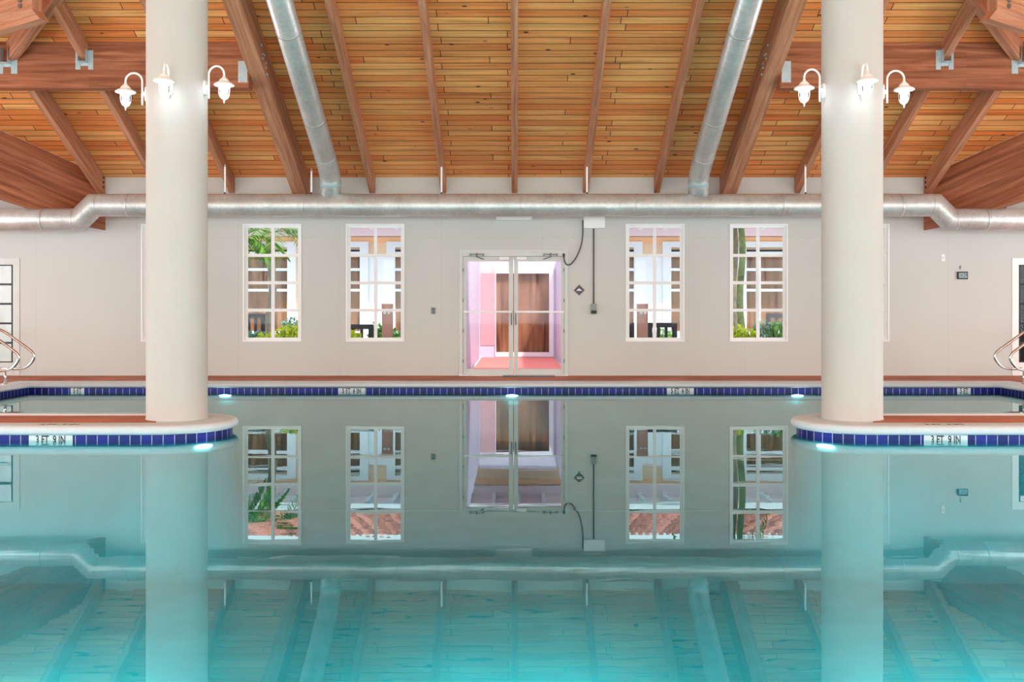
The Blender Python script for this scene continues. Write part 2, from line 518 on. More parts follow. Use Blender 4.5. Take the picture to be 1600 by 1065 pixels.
def tag(o, label=None, cat=None, group=None, kind=None):
    if label: o['label'] = label
    if cat: o['category'] = cat
    if group: o['group'] = group
    if kind: o['kind'] = kind
    return o

def thing(name, label, cat, loc=(0, 0, 0), rz=0.0, group=None, kind=None):
    o = bpy.data.objects.new(name, None)
    o.empty_display_size = 0.1
    o.location = loc; o.rotation_euler = (0, 0, rz)
    COL.objects.link(o)
    return tag(o, label, cat, group, kind)

def struct(name, bm, mat, parent=None, **kw):
    o = obj(name, bm, mat, parent, **kw)
    if parent is None: o['kind'] = 'structure'
    return o

def copy_tree(o, parent=None):
    c = o.copy(); COL.objects.link(c)
    if parent is not None: c.parent = parent
    for ch in o.children[:]:
        copy_tree(ch, c)
    return c

def bx(name, mat, parent, *b, bevel=0.0, **kw):
    bm = BM(); box(bm, *b)
    return obj(name, bm, mat, parent, bevel=bevel, **kw)

def text(name, s, size, mat, parent, matrix, xs=1.0, thick=0.0008, bold=0.0):
    cu = bpy.data.curves.new(name, 'FONT')
    cu.body = s; cu.size = size; cu.align_x = 'CENTER'; cu.align_y = 'CENTER'
    cu.extrude = thick; cu.offset = bold
    t = bpy.data.objects.new(name, cu)
    COL.objects.link(t)
    bpy.context.view_layer.update()
    dg = bpy.context.evaluated_depsgraph_get()
    me = bpy.data.meshes.new_from_object(t.evaluated_get(dg))
    bpy.data.objects.remove(t)
    me.transform(Matrix.Diagonal((xs, 1, 1, 1)))
    me.transform(matrix)
    me.materials.clear(); me.materials.append(M[mat])
    o = bpy.data.objects.new(name, me); COL.objects.link(o); o.parent = parent
    return o

FACE = Matrix.Rotation(math.pi / 2, 4, 'X')           # text standing up, read from the camera side (-Y)

WPX = F / DW                                          # pixels per metre on the far wall
def wx(px): return (px - CX) / WPX
def wz(py): return HC - (py - CY) / WPX

# ------------------------------------------------------------------ roof heights
EAVE, SL = 3.542, 0.5
YR = (DW + YN) / 2                                    # ridge
ZR = EAVE + SL * (DW - YR)
XV = 7.02                                             # where the cross gables start
XG = (XV + XS) / 2
def zp(y): return EAVE + SL * (DW - y) if y >= YR else EAVE + SL * (y - YN)
DECK = 0.14
ORG = (0, 0, 0)

# ------------------------------------------------------------------ room shell
def rect_wall_cells(u0, u1, z0, z1, holes):
    us = sorted({u0, u1, *[h[0] for h in holes], *[h[1] for h in holes]})
    zs = sorted({z0, z1, *[h[2] for h in holes], *[h[3] for h in holes]})
    for ua, ub in zip(us, us[1:]):
        col = []
        for za, zb in zip(zs, zs[1:]):
            m = ((ua + ub) / 2, (za + zb) / 2)
            if any(h[0] < m[0] < h[1] and h[2] < m[1] < h[3] for h in holes): continue
            if col and abs(col[-1][1] - za) < 1e-6: col[-1][1] = zb
            else: col.append([za, zb])
        for za, zb in col: yield ua, ub, za, zb

WT = 0.18                                             # wall thickness
WIN_PX = [(221, 311), (380, 470.5), (541, 631.5), (978, 1069), (1140.5, 1230.5), (1299, 1389)]
WZ0, WZ1 = wz(533), wz(350)
DOORX = (wx(717.5), wx(887.5)); DOORZ1 = wz(390)
SD = [(wx(-58), wx(31)), (wx(1581), wx(1668))]         # glazed doors at the sides
SDZ1 = wz(403)
holes = [(wx(a), wx(b), WZ0, WZ1) for a, b in WIN_PX]
holes.append((DOORX[0], DOORX[1], DECK, DOORZ1))
holes += [(a, b, DECK, SDZ1) for a, b in SD]
bm = BM()
for ua, ub, za, zb in rect_wall_cells(-XS - WT, XS + WT, -0.3, EAVE, holes):
    box(bm, ua, ub, DW, DW + WT, za, zb)
for s in (-1, 1):
    prism(bm, [(s * XV, DW, EAVE), (s * XG, DW, EAVE + SL * (XG - XV)), (s * XS, DW, EAVE)], (0, WT, 0))
struct('wall_far', bm, 'wall')

NH = [(x - 1.6, x + 1.6, 0.7, 3.2) for x in NEAR_X]
bm = BM()
for ua, ub, za, zb in rect_wall_cells(-XS - WT, XS + WT, -0.3, EAVE, NH):
    box(bm, ua, ub, YN - WT, YN, za, zb)
struct('wall_near', bm, 'wall')
for s, nm in ((-1, 'wall_left'), (1, 'wall_right')):
    SH = [(y - 1.4, y + 1.4, 0.7, 3.1) for y in (3.0, 8.2, 12.9)]
    bm = BM()
    x0, x1 = (s * XS, s * (XS + WT)) if s > 0 else (s * (XS + WT), s * XS)
    for ua, ub, za, zb in rect_wall_cells(YN, DW, -0.3, EAVE, SH):
        box(bm, x0, x1, ua, ub, za, zb)
    prism(bm, [(x0, YN, EAVE), (x0, DW, EAVE), (x0, YR, ZR)], (x1 - x0, 0, 0))
    struct(nm, bm, 'wall')

# ceiling: plank planes, slightly thick
bm = BM()
uv = bm.loops.layers.uv.verify()
K = math.sqrt(1 + SL * SL)
def plane(pts, ufn):
    lo = [bm.verts.new(p) for p in pts]
    hi = [bm.verts.new((p[0], p[1], p[2] + 0.12)) for p in pts]
    f = bm.faces.new(lo)
    for lp in f.loops: lp[uv].uv = ufn(lp.vert.co)
    bm.faces.new(list(reversed(hi)))
    for i in range(len(pts)):
        j = (i + 1) % len(pts)
        bm.faces.new((lo[i], lo[j], hi[j], hi[i]))
yg = DW - (XG - XV)
zg = EAVE + SL * (XG - XV)
plane([(-XV, DW, EAVE), (XV, DW, EAVE), (XG, yg, zg), (XS, DW, EAVE), (XS, YR, ZR), (-XS, YR, ZR), (-XS, DW, EAVE), (-XG, yg, zg)],
      lambda c: (c.x + 31.3, (DW - c.y) * K + 20.0))
plane([(-XS, YR, ZR), (XS, YR, ZR), (XS, YN, EAVE), (-XS, YN, EAVE)], lambda c: (c.x + 60.1, (c.y - YN) * K + 50))
for s in (-1, 1):
    plane([(s * XV, DW, EAVE), (s * XG, yg, zg), (s * XG, DW, zg)], lambda c: (c.y + 7, (abs(c.x)) * K + 80))
    plane([(s * XS, DW, EAVE), (s * XG, DW, zg), (s * XG, yg, zg)], lambda c: (c.y + 17, (abs(c.x)) * K + 90))
struct('ceiling', bm, 'planks', recalc=False)

# deck
PX, PY0, PY1 = 7.56, 2.5, 15.32                        # pool half width, near edge, far edge (tile face)
CW = 0.29                                              # coping width
bm = BM()
e = CW - 0.02
box(bm, -XS - WT, XS + WT, PY1 + e, DW + WT, -0.3, DECK)
box(bm, -XS - WT, XS + WT, YN - WT, PY0 - e, -0.3, DECK)
for s in (-1, 1):
    a, b_ = sorted((s * (PX + e), s * (XS + WT)))
    box(bm, a, b_, PY0 - e, PY1 + e, -0.3, DECK)
struct('floor', bm, 'deck')

# ------------------------------------------------------------------ pool
pool = thing('swimming_pool', 'large rectangular indoor swimming pool with white coping and one row of cobalt tiles', 'pool')
bm = BM()
ZB = -1.15
box(bm, -PX - 0.1, PX + 0.1, PY0 - 0.1, PY1 + 0.1, ZB - 0.1, ZB)
box(bm, -PX - 0.15, PX + 0.15, PY1 + 0.006, PY1 + 0.15, ZB - 0.1, 0.06)
box(bm, -PX - 0.15, PX + 0.15, PY0 - 0.15, PY0 - 0.006, ZB - 0.1, 0.06)
box(bm, PX + 0.006, PX + 0.15, PY0 - 0.05, PY1 + 0.05, ZB - 0.1, 0.06)
box(bm, -PX - 0.15, -PX - 0.006, PY0 - 0.05, PY1 + 0.05, ZB - 0.1, 0.06)
prof = [(PY1 + 0.05, ZB - 0.05), (11.8, ZB - 0.05)]
for i in range(0, 25):          # the floor curves up softly to the far wall
    t_ = i / 24
    prof.append((11.8 + (PY1 + 0.05 - 11.8) * t_, ZB + 0.005 + (ZB * -1 - 0.12) * t_ ** 2.6))
prism(bm, [(-PX - 0.1, y, z) for y, z in prof], (2 * PX + 0.2, 0, 0))
bo = obj('basin', bm, 'plaster', pool)
for p_ in bo.data.polygons:
    if abs(p_.normal.x) < 0.01 and 0.05 < abs(p_.normal.y) < 0.9: p_.use_smooth = True

NOSE = [(-0.035, 0.055), (-0.05, 0.066), (-0.058, 0.085), (-0.058, 0.105), (-0.05, 0.124), (-0.034, 0.136), (-0.015, DECK + 0.001)]
def coping_profile(width):    # (offset outward from the tile face, z); negative = over the water
    return [(0.0, 0.055)] + NOSE + [(width, DECK + 0.001), (width, 0.055)]

def sweep(bm, path, prof, closed=False):
    """sweep an (offset, z) profile along a plan path; path items = (x, y, nx, ny) with n the outward normal (away from water)"""
    rings = []
    for (x, y, nx, ny) in path:
        rings.append([bm.verts.new((x + nx * o_, y + ny * o_, z)) for o_, z in prof])
    n = len(rings); m = len(prof)
    rng = range(n) if closed else range(n - 1)
    for i in rng:
        a, b = rings[i], rings[(i + 1) % n]
        for k in range(m):
            k2 = (k + 1) % m
            bm.faces.new((a[k], a[k2], b[k2], b[k])).smooth = True
    if not closed:
        bm.faces.new(rings[0]); bm.faces.new(list(reversed(rings[-1])))

def tile_band(bm, path, z0=-0.075, z1=0.056, closed=False, t=0.008):
    uvl = bm.loops.layers.uv.verify()
    acc = 0.0
    pts = list(path) + ([path[0]] if closed else [])
    for p, q in zip(pts, pts[1:]):
        l = math.hypot(q[0] - p[0], q[1] - p[1])
        v = [bm.verts.new(c) for c in ((p[0], p[1], z0), (q[0], q[1], z0), (q[0], q[1], z1), (p[0], p[1], z1))]
        f = bm.faces.new(v)
        for lp, c in zip(f.loops, ((acc, 0.05), (acc + l, 0.05), (acc + l, 0.05 + z1 - z0), (acc, 0.05 + z1 - z0))):
            lp[uvl].uv = c
        w_ = [bm.verts.new((c.co.x + n_[2] * t, c.co.y + n_[3] * t, c.co.z)) for c, n_ in zip(v, (p, q, q, p))]
        bm.faces.new(list(reversed(w_)))
        bm.faces.new((v[3], v[2], w_[2], w_[3]))
        bm.faces.new((v[1], v[0], w_[0], w_[1]))
        acc += l

r2 = 1.0
corner = [(-PX, PY0, -r2, -r2), (PX, PY0, r2, -r2), (PX, PY1, r2, r2), (-PX, PY1, -r2, r2)]
bm = BM(); sweep(bm, corner, coping_profile(CW), closed=True); obj('coping', bm, 'coping', pool)
for k, (a, b) in enumerate(((2, 3), (3, 0), (1, 2), (0, 1))):
    nx, ny = [(0, 1), (-1, 0), (1, 0), (0, -1)][k]
    bm = BM(); tile_band(bm, [(corner[a][0], corner[a][1], nx, ny), (corner[b][0], corner[b][1], nx, ny)])
    obj('waterline_tiles', bm, 'tile', pool, recalc=False)

def marker(parent, s, cx, y, width, size, xs=0.62, rz=0.0):
    """white depth-marker tiles with black figures, facing -Y"""
    m = bx('depth_marker', 'marker', parent, cx - width / 2, cx + width / 2, y - 0.004, y + 0.004, -0.075, 0.0555)
    m['label'] = 'white depth marker tiles with black figures'
    text('lettering', s, size, 'ink', m, Matrix.Translation((cx, y - 0.0048, 0.005)) @ FACE, xs, 0.0004, 0.0018)
    return m
fx = lambda px: (px - CX) * PY1 / F
marker(pool, '5 FT  6 IN', fx(549.5), PY1, 0.42, 0.106, 0.66)
marker(pool, '5 FT  6 IN', fx(1063), PY1, 0.42, 0.106, 0.66)
marker(pool, '5 FT', fx(121), PY1, 0.21, 0.106, 0.66)
marker(pool, '5 FT', fx(1506), PY1, 0.21, 0.106, 0.66)
for px in (352, 800, 1246):
    bm = BM()
    bmesh.ops.create_uvsphere(bm, u_segments=24, v_segments=10, radius=1)
    bmesh.ops.transform(bm, matrix=Matrix.Translation((fx(px), PY1 - 0.004, -0.068)) @ Matrix.Diagonal((0.095, 0.012, 0.02, 1)), verts=bm.verts)
    o = obj('underwater_light', bm, 'poollight', pool, smooth=True)
    o['label'] = 'small lit oval pool light'

# water surface
bm = BM()
box(bm, -PX - 0.08, PX + 0.08, PY0 - 0.08, PY1 + 0.08, ZB - 0.05, 0)
wt = obj('pool_water', bm, 'water')
tag(wt, 'still teal pool water mirroring the wall, windows and columns', 'water', kind='stuff')

# peninsulas that carry the columns
PCX, PCY, PR = 3.49, 10.06, 0.59
PYF = 9.47
def peninsula(s):
    side = 'left' if s < 0 else 'right'
    t = thing('pool_walkway', 'white edged walkway with rounded end under the %s column, jutting into the pool' % side, 'walkway', (0, 0, 0), 0, 'round ended walkways in the pool')
    cx = s * PCX
    R = PR
    path = [(s * (PX + 0.02), PCY - R, 0, 1)]
    n = 28
    arc = [(cx, PCY - R, 0, 1)]
    for i in range(1, n):
        a = -math.pi / 2 + math.pi * i / n
        arc.append((cx - s * R * math.cos(a), PCY + R * math.sin(a), s * math.cos(a), -math.sin(a)))
    arc.append((cx, PCY + R, 0, -1))
    path += arc + [(s * (PX + 0.02), PCY + R, 0, -1)]
    bm = BM(); sweep(bm, path, coping_profile(0.25)); obj('coping', bm, 'coping', t)
    bm = BM()
    pts = [(p[0] + p[2] * 0.004, p[1] + p[3] * 0.004) for p in path]
    prism(bm, [(x, y, -1.15) for x, y in pts], (0, 0, 1.2))
    sk = [(0.3, 0.0), (0.004, 0.0), (-0.01, -0.15)] + [(-1.3 * (i / 24) ** 1.7 - 0.01, -0.15 - (ZB * -1 - 0.130) * (1 - (1 - i / 24) ** 2.8)) for i in range(1, 25)] + [(0.3, ZB - 0.02)]
    sweep(bm, path, sk)
    obj('base', bm, 'plaster', t)
    bm = BM(); tile_band(bm, path if s < 0 else path)
    obj('waterline_tiles', bm, 'tile', t, recalc=False)
    # white inner slab under the column, then terracotta running to the side deck
    bm = BM()
    q = R - 0.24
    pts = [(cx + s * 0.30, PCY - q)]
    for i in range(0, n + 1):
        a = -math.pi / 2 + math.pi * i / n
        pts.append((cx - s * q * math.cos(a), PCY + q * math.sin(a)))
    pts.append((cx + s * 0.30, PCY + q))
    prism(bm, [(x, y, 0.05) for x, y in pts], (0, 0, DECK - 0.05))
    o = obj('end_slab', bm, 'coping', t)
    bm = BM()
    xa, xb = sorted((cx + s * 0.30, s * (PX + 0.26)))
    if s < 0: P4 = [(xb, PCY + q), (xb + 0.26, PCY - q), (xa, PCY - q), (xa, PCY + q)]
    else: P4 = [(xa, PCY + q), (xa - 0.26, PCY - q), (xb, PCY - q), (xb, PCY + q)]
    prism(bm, [(x, y, 0.05) for x, y in P4], (0, 0, DECK + 0.0005 - 0.05))
    o = obj('deck', bm, 'deck', t)
    nx = lambda px: (px - CX) * PYF / F
    mx = (79.5, 1477.5)[s > 0]
    marker(t, '3 FT  9 IN', nx(mx), PYF, 0.42, 0.104, 0.66)
    text('coping_lettering', '3 FT  9 IN', 0.10, 'ink', t,
         Matrix.Translation((nx((85, 1482)[s > 0]), PYF + 0.10, DECK + 0.0025)), 0.9, 0.0004, 0.001)
    # pool light near the tip
    a = math.radians(48)
    lx, ly = cx - s * (R + 0.004) * math.sin(a), PCY - (R + 0.004) * math.cos(a)
    bm = BM()
    bmesh.ops.create_uvsphere(bm, u_segments=24, v_segments=10, radius=1)
    bmesh.ops.transform(bm, matrix=Matrix.Translation((lx, ly, -0.085)) @ Matrix.Rotation(-s * a, 4, 'Z') @ Matrix.Diagonal((0.10, 0.02, 0.022, 1)), verts=bm.verts)
    obj('underwater_light', bm, 'poollight', t, smooth=True)
peninsula(-1); peninsula(1)

# ------------------------------------------------------------------ columns
COLX, COLY, COLR = 3.475, 10.15, 0.302
for s in (-1, 1):
    bm = BM()
    lathe(bm, [(COLR + 0.004, DECK - 0.001), (COLR + 0.006, DECK + 0.012), (COLR, DECK + 0.02), (COLR, 6.40)], (s * COLX, COLY, 0), 72)
    side = 'left' if s < 0 else 'right'
    o = obj('round_column', bm, 'column')
    tag(o, 'thick round cream column rising from the %s walkway, three lanterns on it' % side, 'column', 'cream columns standing in the pool', 'thing')
    bm = BM()
    box(bm, s * COLX - 0.3, s * COLX + 0.3, COLY - 0.3, COLY + 0.3, 6.40, 6.45)
    obj('cap_plate', bm, 'bolt', o)

# ------------------------------------------------------------------ lanterns
def make_lantern():
    """arm reaches out along local +X; origin on the column face, at the plate's centre"""
    t = thing('wall_lantern', 'x', 'lantern', kind='thing')
    bm = BM()
    pts = []
    for i in range(28):
        a = 2 * math.pi * i / 28
        ca, sa = math.cos(a), math.sin(a)
        pts.append((0.0, 0.036 * abs(ca) ** 0.6 * (1 if ca > 0 else -1), 0.075 * abs(sa) ** 0.7 * (1 if sa > 0 else -1)))
    prism(bm, pts, (0.022, 0, 0)); obj('wall_plate', bm, 'white', t, bevel=0.004)
    bm = BM()
    box(bm, 0.018, 0.048, -0.012, 0.012, -0.02, 0.02)
    obj('bracket', bm, 'white', t, bevel=0.003)
    bm = BM()
    arm = [(0.052, 0, -0.115), (0.052, 0, 0.05)]
    R = 0.084
    arm += [(0.052 - 0.0 + R - R * math.cos(math.pi * i / 14), 0, 0.13 + R * math.sin(math.pi * i / 14)) for i in range(0, 15)]
    arm.append((0.052 + 2 * R, 0, 0.105))
    tube(bm, arm, 0.0105, 12); obj('arm', bm, 'white', t)
    hx = 0.052 + 2 * R
    bm = BM()
    lathe(bm, [(0, 0.115), (0.012, 0.115), (0.016, 0.10), (0.022, 0.09), (0.038, 0.078), (0.05, 0.062), (0.052, 0.050), (0.066, 0.045),
               (0.09, 0.032), (0.103, 0.02), (0.104, 0.012), (0.09, 0.012), (0.05, 0.022), (0, 0.03)], (hx, 0, 0), 32)
    obj('hood', bm, 'white', t)
    bm = BM()
    lathe(bm, [(0.049, 0.018), (0.050, -0.03), (0.049, -0.07), (0.043, -0.096), (0.030, -0.114), (0.012, -0.122), (0, -0.123)], (hx, 0, 0), 28)
    obj('glass_jar', bm, 'jar', t)
    bm = BM()
    lathe(bm, [(0, 0.01), (0.026, 0.01), (0.031, -0.01), (0.031, -0.065), (0.024, -0.085), (0, -0.095)], (hx, 0, 0), 20)
    obj('bulb', bm, 'bulb', t)
    bm = BM()
    for k in range(4):
        a = math.pi / 4 + k * math.pi / 2
        prof = [(0.056, 0.018), (0.057, -0.05), (0.053, -0.085), (0.038, -0.115), (0.016, -0.13), (0.0, -0.133)]
        tube(bm, [(hx + r * math.cos(a), r * math.sin(a), z) for r, z in prof], 0.0034, 8)
    obj('cage', bm, 'white', t)
    bm = BM()
    lathe(bm, [(0, -0.126), (0.009, -0.13), (0.011, -0.142), (0.007, -0.152), (0.008, -0.16), (0, -0.178)], (hx, 0, 0), 14)
    obj('finial', bm, 'white', t)
    lp = bpy.data.lights.new('lantern_light', 'POINT'); lp.energy = 1.1; lp.color = (0.95, 0.97, 1); lp.shadow_soft_size = 0.045
    lo = bpy.data.objects.new('lantern_light', lp); lo.location = (hx, 0, -0.04); COL.objects.link(lo); lo.parent = t
    return t
lan = make_lantern()
first = True
# the hoods hang about 0.22 m off the column; heights read off each lantern
for s, lst in ((-1, ((184, 3.47, 'left flank'), (275.5, 3.47, 'front'), (350, 3.53, 'right flank'))),
               (1, ((188, 3.50, 'left flank'), (267, 3.47, 'front'), (354, 3.49, 'right flank')))):
    for (deg, z, where) in lst:
        a = math.radians(deg)
        o = lan if first else copy_tree(lan)
        first = False
        o.location = (s * COLX + (COLR - 0.004) * math.cos(a), COLY + (COLR - 0.004) * math.sin(a), z)
        o.rotation_euler = (0, 0, a)
        side = 'left' if s < 0 else 'right'
        wl = {'left flank': 'sticking out left from', 'front': 'facing the viewer on', 'right flank': 'sticking out right from'}[where]
        tag(o, 'lit white gooseneck lantern %s the %s cream column' % (wl, side), 'lantern', 'gooseneck lanterns on the columns')

# ------------------------------------------------------------------ roof timbers
def bolt(bm, p, d, r=0.02, h=0.02):
    d = Vector(d).normalized(); p = Vector(p)
    tube(bm, [p, p + d * h], r, 10)
ridx = [0]
def wood(name, pts, vec, axis, mat='beam', parent=None, bevel=0.006):
    bm = BM(); prism(bm, pts, vec)
    bmesh.ops.recalc_face_normals(bm, faces=bm.faces[:])
    ridx[0] += 1
    uv_axis(bm, axis, ridx[0] * 3.71)
    return obj(name, bm, mat, parent, bevel=bevel)
AX = (0, -1, SL)
HBY, HBT = 13.91, 0.2                                 # girder across the bay: face and thickness
def rafter(x, y0, y1, dep=0.275, wd=0.10, mat='beam', name='roof_rafter'):
    y0 -= 0.002
    return wood(name, [(x - wd / 2, y0, zp(y0) - 0.001), (x - wd / 2, y1, zp(y1) - 0.001),
                       (x - wd / 2, y1, zp(y1) - dep), (x - wd / 2, y0, zp(y0) - dep)], (wd, 0, 0), AX, mat)
desc = {0: 'slim rafter dead centre above the double doors, running up the planked ceiling',
        1: 'slim rafter next to the centre one on its %s side', 2: 'slim rafter between the %s sloping duct and the middle of the ceiling'}
YT = YR + 0.05
for i in range(-2, 3):
    o = rafter(i * 1.219, DW, YT)
    side = 'left' if i < 0 else 'right'
    lb = desc[0] if i == 0 else desc[abs(i)] % side
    tag(o, lb, 'rafter', 'slim rafters of the middle bay', 'thing')
for s in (-1, 1):
    side = 'left' if s < 0 else 'right'
    o = rafter(s * 3.635, DW, YT, 0.46, 0.235)
    o.name = 'main_rafter'
    tag(o, 'wide heavy main rafter just inside the %s column, bolt heads on its side' % side, 'rafter', 'heavy main rafters', 'thing')
    bm = BM()
    xs = s * (3.635 - 0.1175)
    bm.free()
    for (yy, dz) in ((13.75, .30), (13.92, .30), (13.75, .36), (13.92, .36), (13.84, .245), (13.66, .245), (13.98, .41)):
        bm = BM(); bolt(bm, (xs, yy, zp(yy) - dz), (-s, 0, 0), 0.018, 0.018); obj('bolt', bm, 'hanger', o)
    for k, x in ((4, 4.85), (5, 6.07)):
        nm = {4: 'nearer the %s column', 5: 'farther out from the %s column'}[k] % side
        o = rafter(s * x, DW, HBY + HBT)
        tag(o, 'dark rafter behind the %s cross beam, %s' % (side, nm), 'rafter', 'rafters behind the cross beams', 'thing')
        y1 = {4: 11.70, 5: 12.92}[k]
        o = rafter(s * x, HBY, y1)
        tag(o, 'short rafter fronting the %s cross beam, %s' % (side, nm), 'rafter', 'rafters in front of the cross beams', 'thing')
    # corner rafter with bolts
    o = rafter(s * 7.075, DW, HBY + HBT, 0.33, 0.11)
    tag(o, 'pale rafter ending at the elbow of the long duct on the %s' % side, 'rafter', 'pale outer rafters', 'thing')
    bm = BM()
    bm.free()
    for dz in (0.07, 0.15, 0.23):
        bm = BM(); bolt(bm, (s * (7.075 - 0.055), DW - 0.10, zp(DW - 0.1) - dz), (-s, 0, 0), 0.02, 0.012); obj('bolt', bm, 'black', o)
    # cross beam
    bt, bb = zp(HBY) - 0.002, 4.395
    x0, x1 = s * (3.635 + 0.118), s * XS
    o = wood('cross_beam', [(x0, HBY, bt), (x0, HBY + HBT, zp(HBY + HBT) - 0.002), (x0, HBY + HBT, bb), (x0, HBY, bb)], (x1 - x0, 0, 0), (1, 0, 0), 'glulam')
    tag(o, 'deep horizontal laminated beam passing behind the %s column' % side, 'beam', 'deep horizontal cross beams', 'thing')
    # valley beam from the wall corner up to the end of the cross gable
    xa, ya = s * XV, DW
    L_ = 2.9
    d = Vector((s * 1.0, -1.0, 0)) * L_
    zb0, zb1 = 2.63, 2.63 + 0.355 * L_
    perp = Vector((s * 1.0, 1.0, 0)).normalized() * 0.2
    o = wood('valley_beam', [(xa, ya, EAVE - 0.003), (xa + d.x, ya + d.y, EAVE + SL * L_ - 0.003), (xa + d.x, ya + d.y, zb1), (xa, ya, zb0)],
             (perp.x, perp.y, 0), (s, -1, SL), 'glulam')
    tag(o, 'huge dark laminated beam slanting down to the wall above the duct\'s %s elbow' % side, 'beam', 'dark slanting corner beams', 'thing')
    # diagonal hip member from the cross beam to the column head
    p0 = Vector((s * 7.17, HBY - 0.01, 0)); t_ = 3.25
    p1 = Vector((s * (7.17 - t_), HBY - t_ * 0.92, 0))
    pw = Vector((-s * 1.0, 1.0, 0)).normalized() * 0.12
    o = wood('diagonal_rafter', [(p0.x, p0.y, zp(p0.y) - 0.002), (p1.x, p1.y, zp(p1.y) - 0.002), (p1.x, p1.y, zp(p1.y) - 0.30), (p0.x, p0.y, zp(p0.y) - 0.30)],
             (pw.x, pw.y, 0), (-s, -1, SL), 'beam')
    tag(o, 'diagonal rafter leaning towards the middle in the upper %s corner' % side, 'rafter', 'diagonal rafters', 'thing')
    # deep tie beam nearer the viewer
    PT = lambda px, py, D: Vector((s * (CX - px) * D / F, D, HC - (py - CY) * D / F))
    q0 = PT(-190, 106, 13.1); q1 = PT(50, 29, 12.15)
    dq = (q1 - q0)
    pw = Vector((dq.x, dq.y, 0)).cross(Vector((0, 0, 1))).normalized() * 0.16
    if pw.y < 0: pw = -pw
    o = wood('tie_beam', [tuple(q0), tuple(q1 - Vector((0.10 * -s * -1, 0, 0))), tuple(q1 + Vector((0, 0, 0.12))), tuple(q1 + Vector((0, 0, 0.52))), tuple(q0 + Vector((0, 0, 0.5)))],
             (pw.x, pw.y, 0), dq, 'beam')
    tag(o, 'bolted tie beam cut off by the frame in the top %s corner' % side, 'beam', 'bolted tie beams', 'thing')
    bm = BM()
    for tt, dz in ((0.93, 0.20), (0.93, 0.27)):
        p = q0 + dq * tt + Vector((0, 0, dz))
        bm = BM(); bolt(bm, p, -pw, 0.028, 0.02); obj('bolt', bm, 'bolt', o)
    # joist hangers on the cross beam face
    def hanger(x, zc, w_, h_, label, one=False):
        t = thing('joist_hanger', label, 'bracket', (x, HBY, zc), 0, 'pale metal joist hangers', 'thing')
        bm = BM()
        if one:
            box(bm, 0, 0.05 * -s * 0 + w_, -0.006, -0.0005, -h_ / 2, h_ / 2)
        else:
            for q in (-1, 1):
                a, b = sorted((q * 0.055, q * (0.055 + w_)))
                box(bm, a, b, -0.006, -0.0005, -h_ / 2, h_ / 2)
        obj('flange', bm, 'hanger', t)
        if not one:
            bm = BM()
            box(bm, -0.06, 0.06, -0.13, -0.0005, -0.05, -0.044)
            box(bm, -0.06, 0.06, -0.006, -0.0005, -0.085, -0.044)
            for q in (-1, 1):
                a, b = sorted((q * 0.052, q * 0.056))
                box(bm, a, b, -0.10, -0.0005, -0.05, h_ / 2)
            obj('seat', bm, 'hanger', t)
        return t
    zc = zp(HBY) - 0.275
    hanger(s * 6.07, zc + 0.015, 0.07, 0.27, 'small pale metal hanger under a short rafter on the %s cross beam' % side)
    hanger(s * 7.16, zc + 0.0, 0.09, 0.36, 'large pale metal hanger under the %s diagonal rafter at the picture edge' % side)
    xp = s * 3.90
    t = hanger(min(xp, xp - s * 0.13), 4.62, 0.13, 0.30, 'narrow pale metal plate joining the %s cross beam to the heavy rafter' % side, True)

# ------------------------------------------------------------------ ducts
DY, DZ, DR = 16.24, 2.99, 0.187
du = thing('spiral_duct', 'long horizontal galvanised spiral duct along the top of the far wall, elbow at each end', 'duct')
bm = BM()
xe1, xe2, zl = 6.93, 7.17, 2.752
path = [(-12.7, DY, zl), (-xe2, DY, zl), (-xe1, DY, DZ), (xe1, DY, DZ), (xe2, DY, zl), (12.7, DY, zl)]
tube(bm, path, DR, 40); obj('pipe', bm, 'duct', du)
for x, z in [(-11.2, zl), (-9.0, zl), (-7.75, zl), (-6.35, DZ), (-3.45, DZ), (-1.9, DZ), (0.1, DZ), (2.0, DZ), (4.4, DZ), (6.35, DZ), (7.75, zl), (9.2, zl)]:
    bm = BM(); tube(bm, [(x - 0.02, DY, z), (x + 0.02, DY, z)], DR + 0.004, 40); obj('joint_collar', bm, 'duct', du)
for s in (-1, 1):   # flat gusset collars on the elbows
    for tt in (0.0, 1.0):
        xx, zz = (xe1, DZ) if tt == 0 else (xe2, zl)
        bm = BM()
        dx = -0.06 if tt == 0 else 0.06
        tube(bm, [(s * (xx + dx), DY, zz), (s * (xx + dx * 1.35), DY, zz)], DR + 0.003, 40)
        obj('elbow_collar', bm, 'duct', du)
for s in (-1, 1):
    side = 'left' if s < 0 else 'right'
    t = thing('branch_duct', 'galvanised duct sloping up the ceiling on the %s of the middle rafters' % side, 'duct', group='sloping branch ducts')
    off = 0.40
    r = 0.168
    yt, ztop = 9.4, None
    bm = BM()
    zz0 = zp(DY) - off
    P1 = [(s * 3.03, DY, DZ + 0.13), (s * 3.03, DY, zz0 - 0.10), (s * 3.03, DY - 0.10, zz0 + 0.02), (s * 3.03, DY - 0.30, zp(DY - 0.30) - off), (s * 3.03, yt, zp(yt) - off)]
    tube(bm, P1, r, 36); obj('pipe', bm, 'duct', t)
    bm = BM(); tube(bm, [(s * 3.03, DY, zz0 - 0.22), (s * 3.03, DY, zz0 - 0.10)], r + 0.003, 36); o = obj('tape_band', bm, 'bluegrey', t); o['label'] = 'pale blue grey band'
    for yy in (15.75, 14.9, 13.2, 12.0):
        a = Vector((s * 3.03, yy, zp(yy) - off)); d = Vector((0, -1, SL)).normalized() * 0.015
        bm = BM(); tube(bm, [a - d, a + d], r + 0.004, 36); obj('joint_collar', bm, 'duct', t)
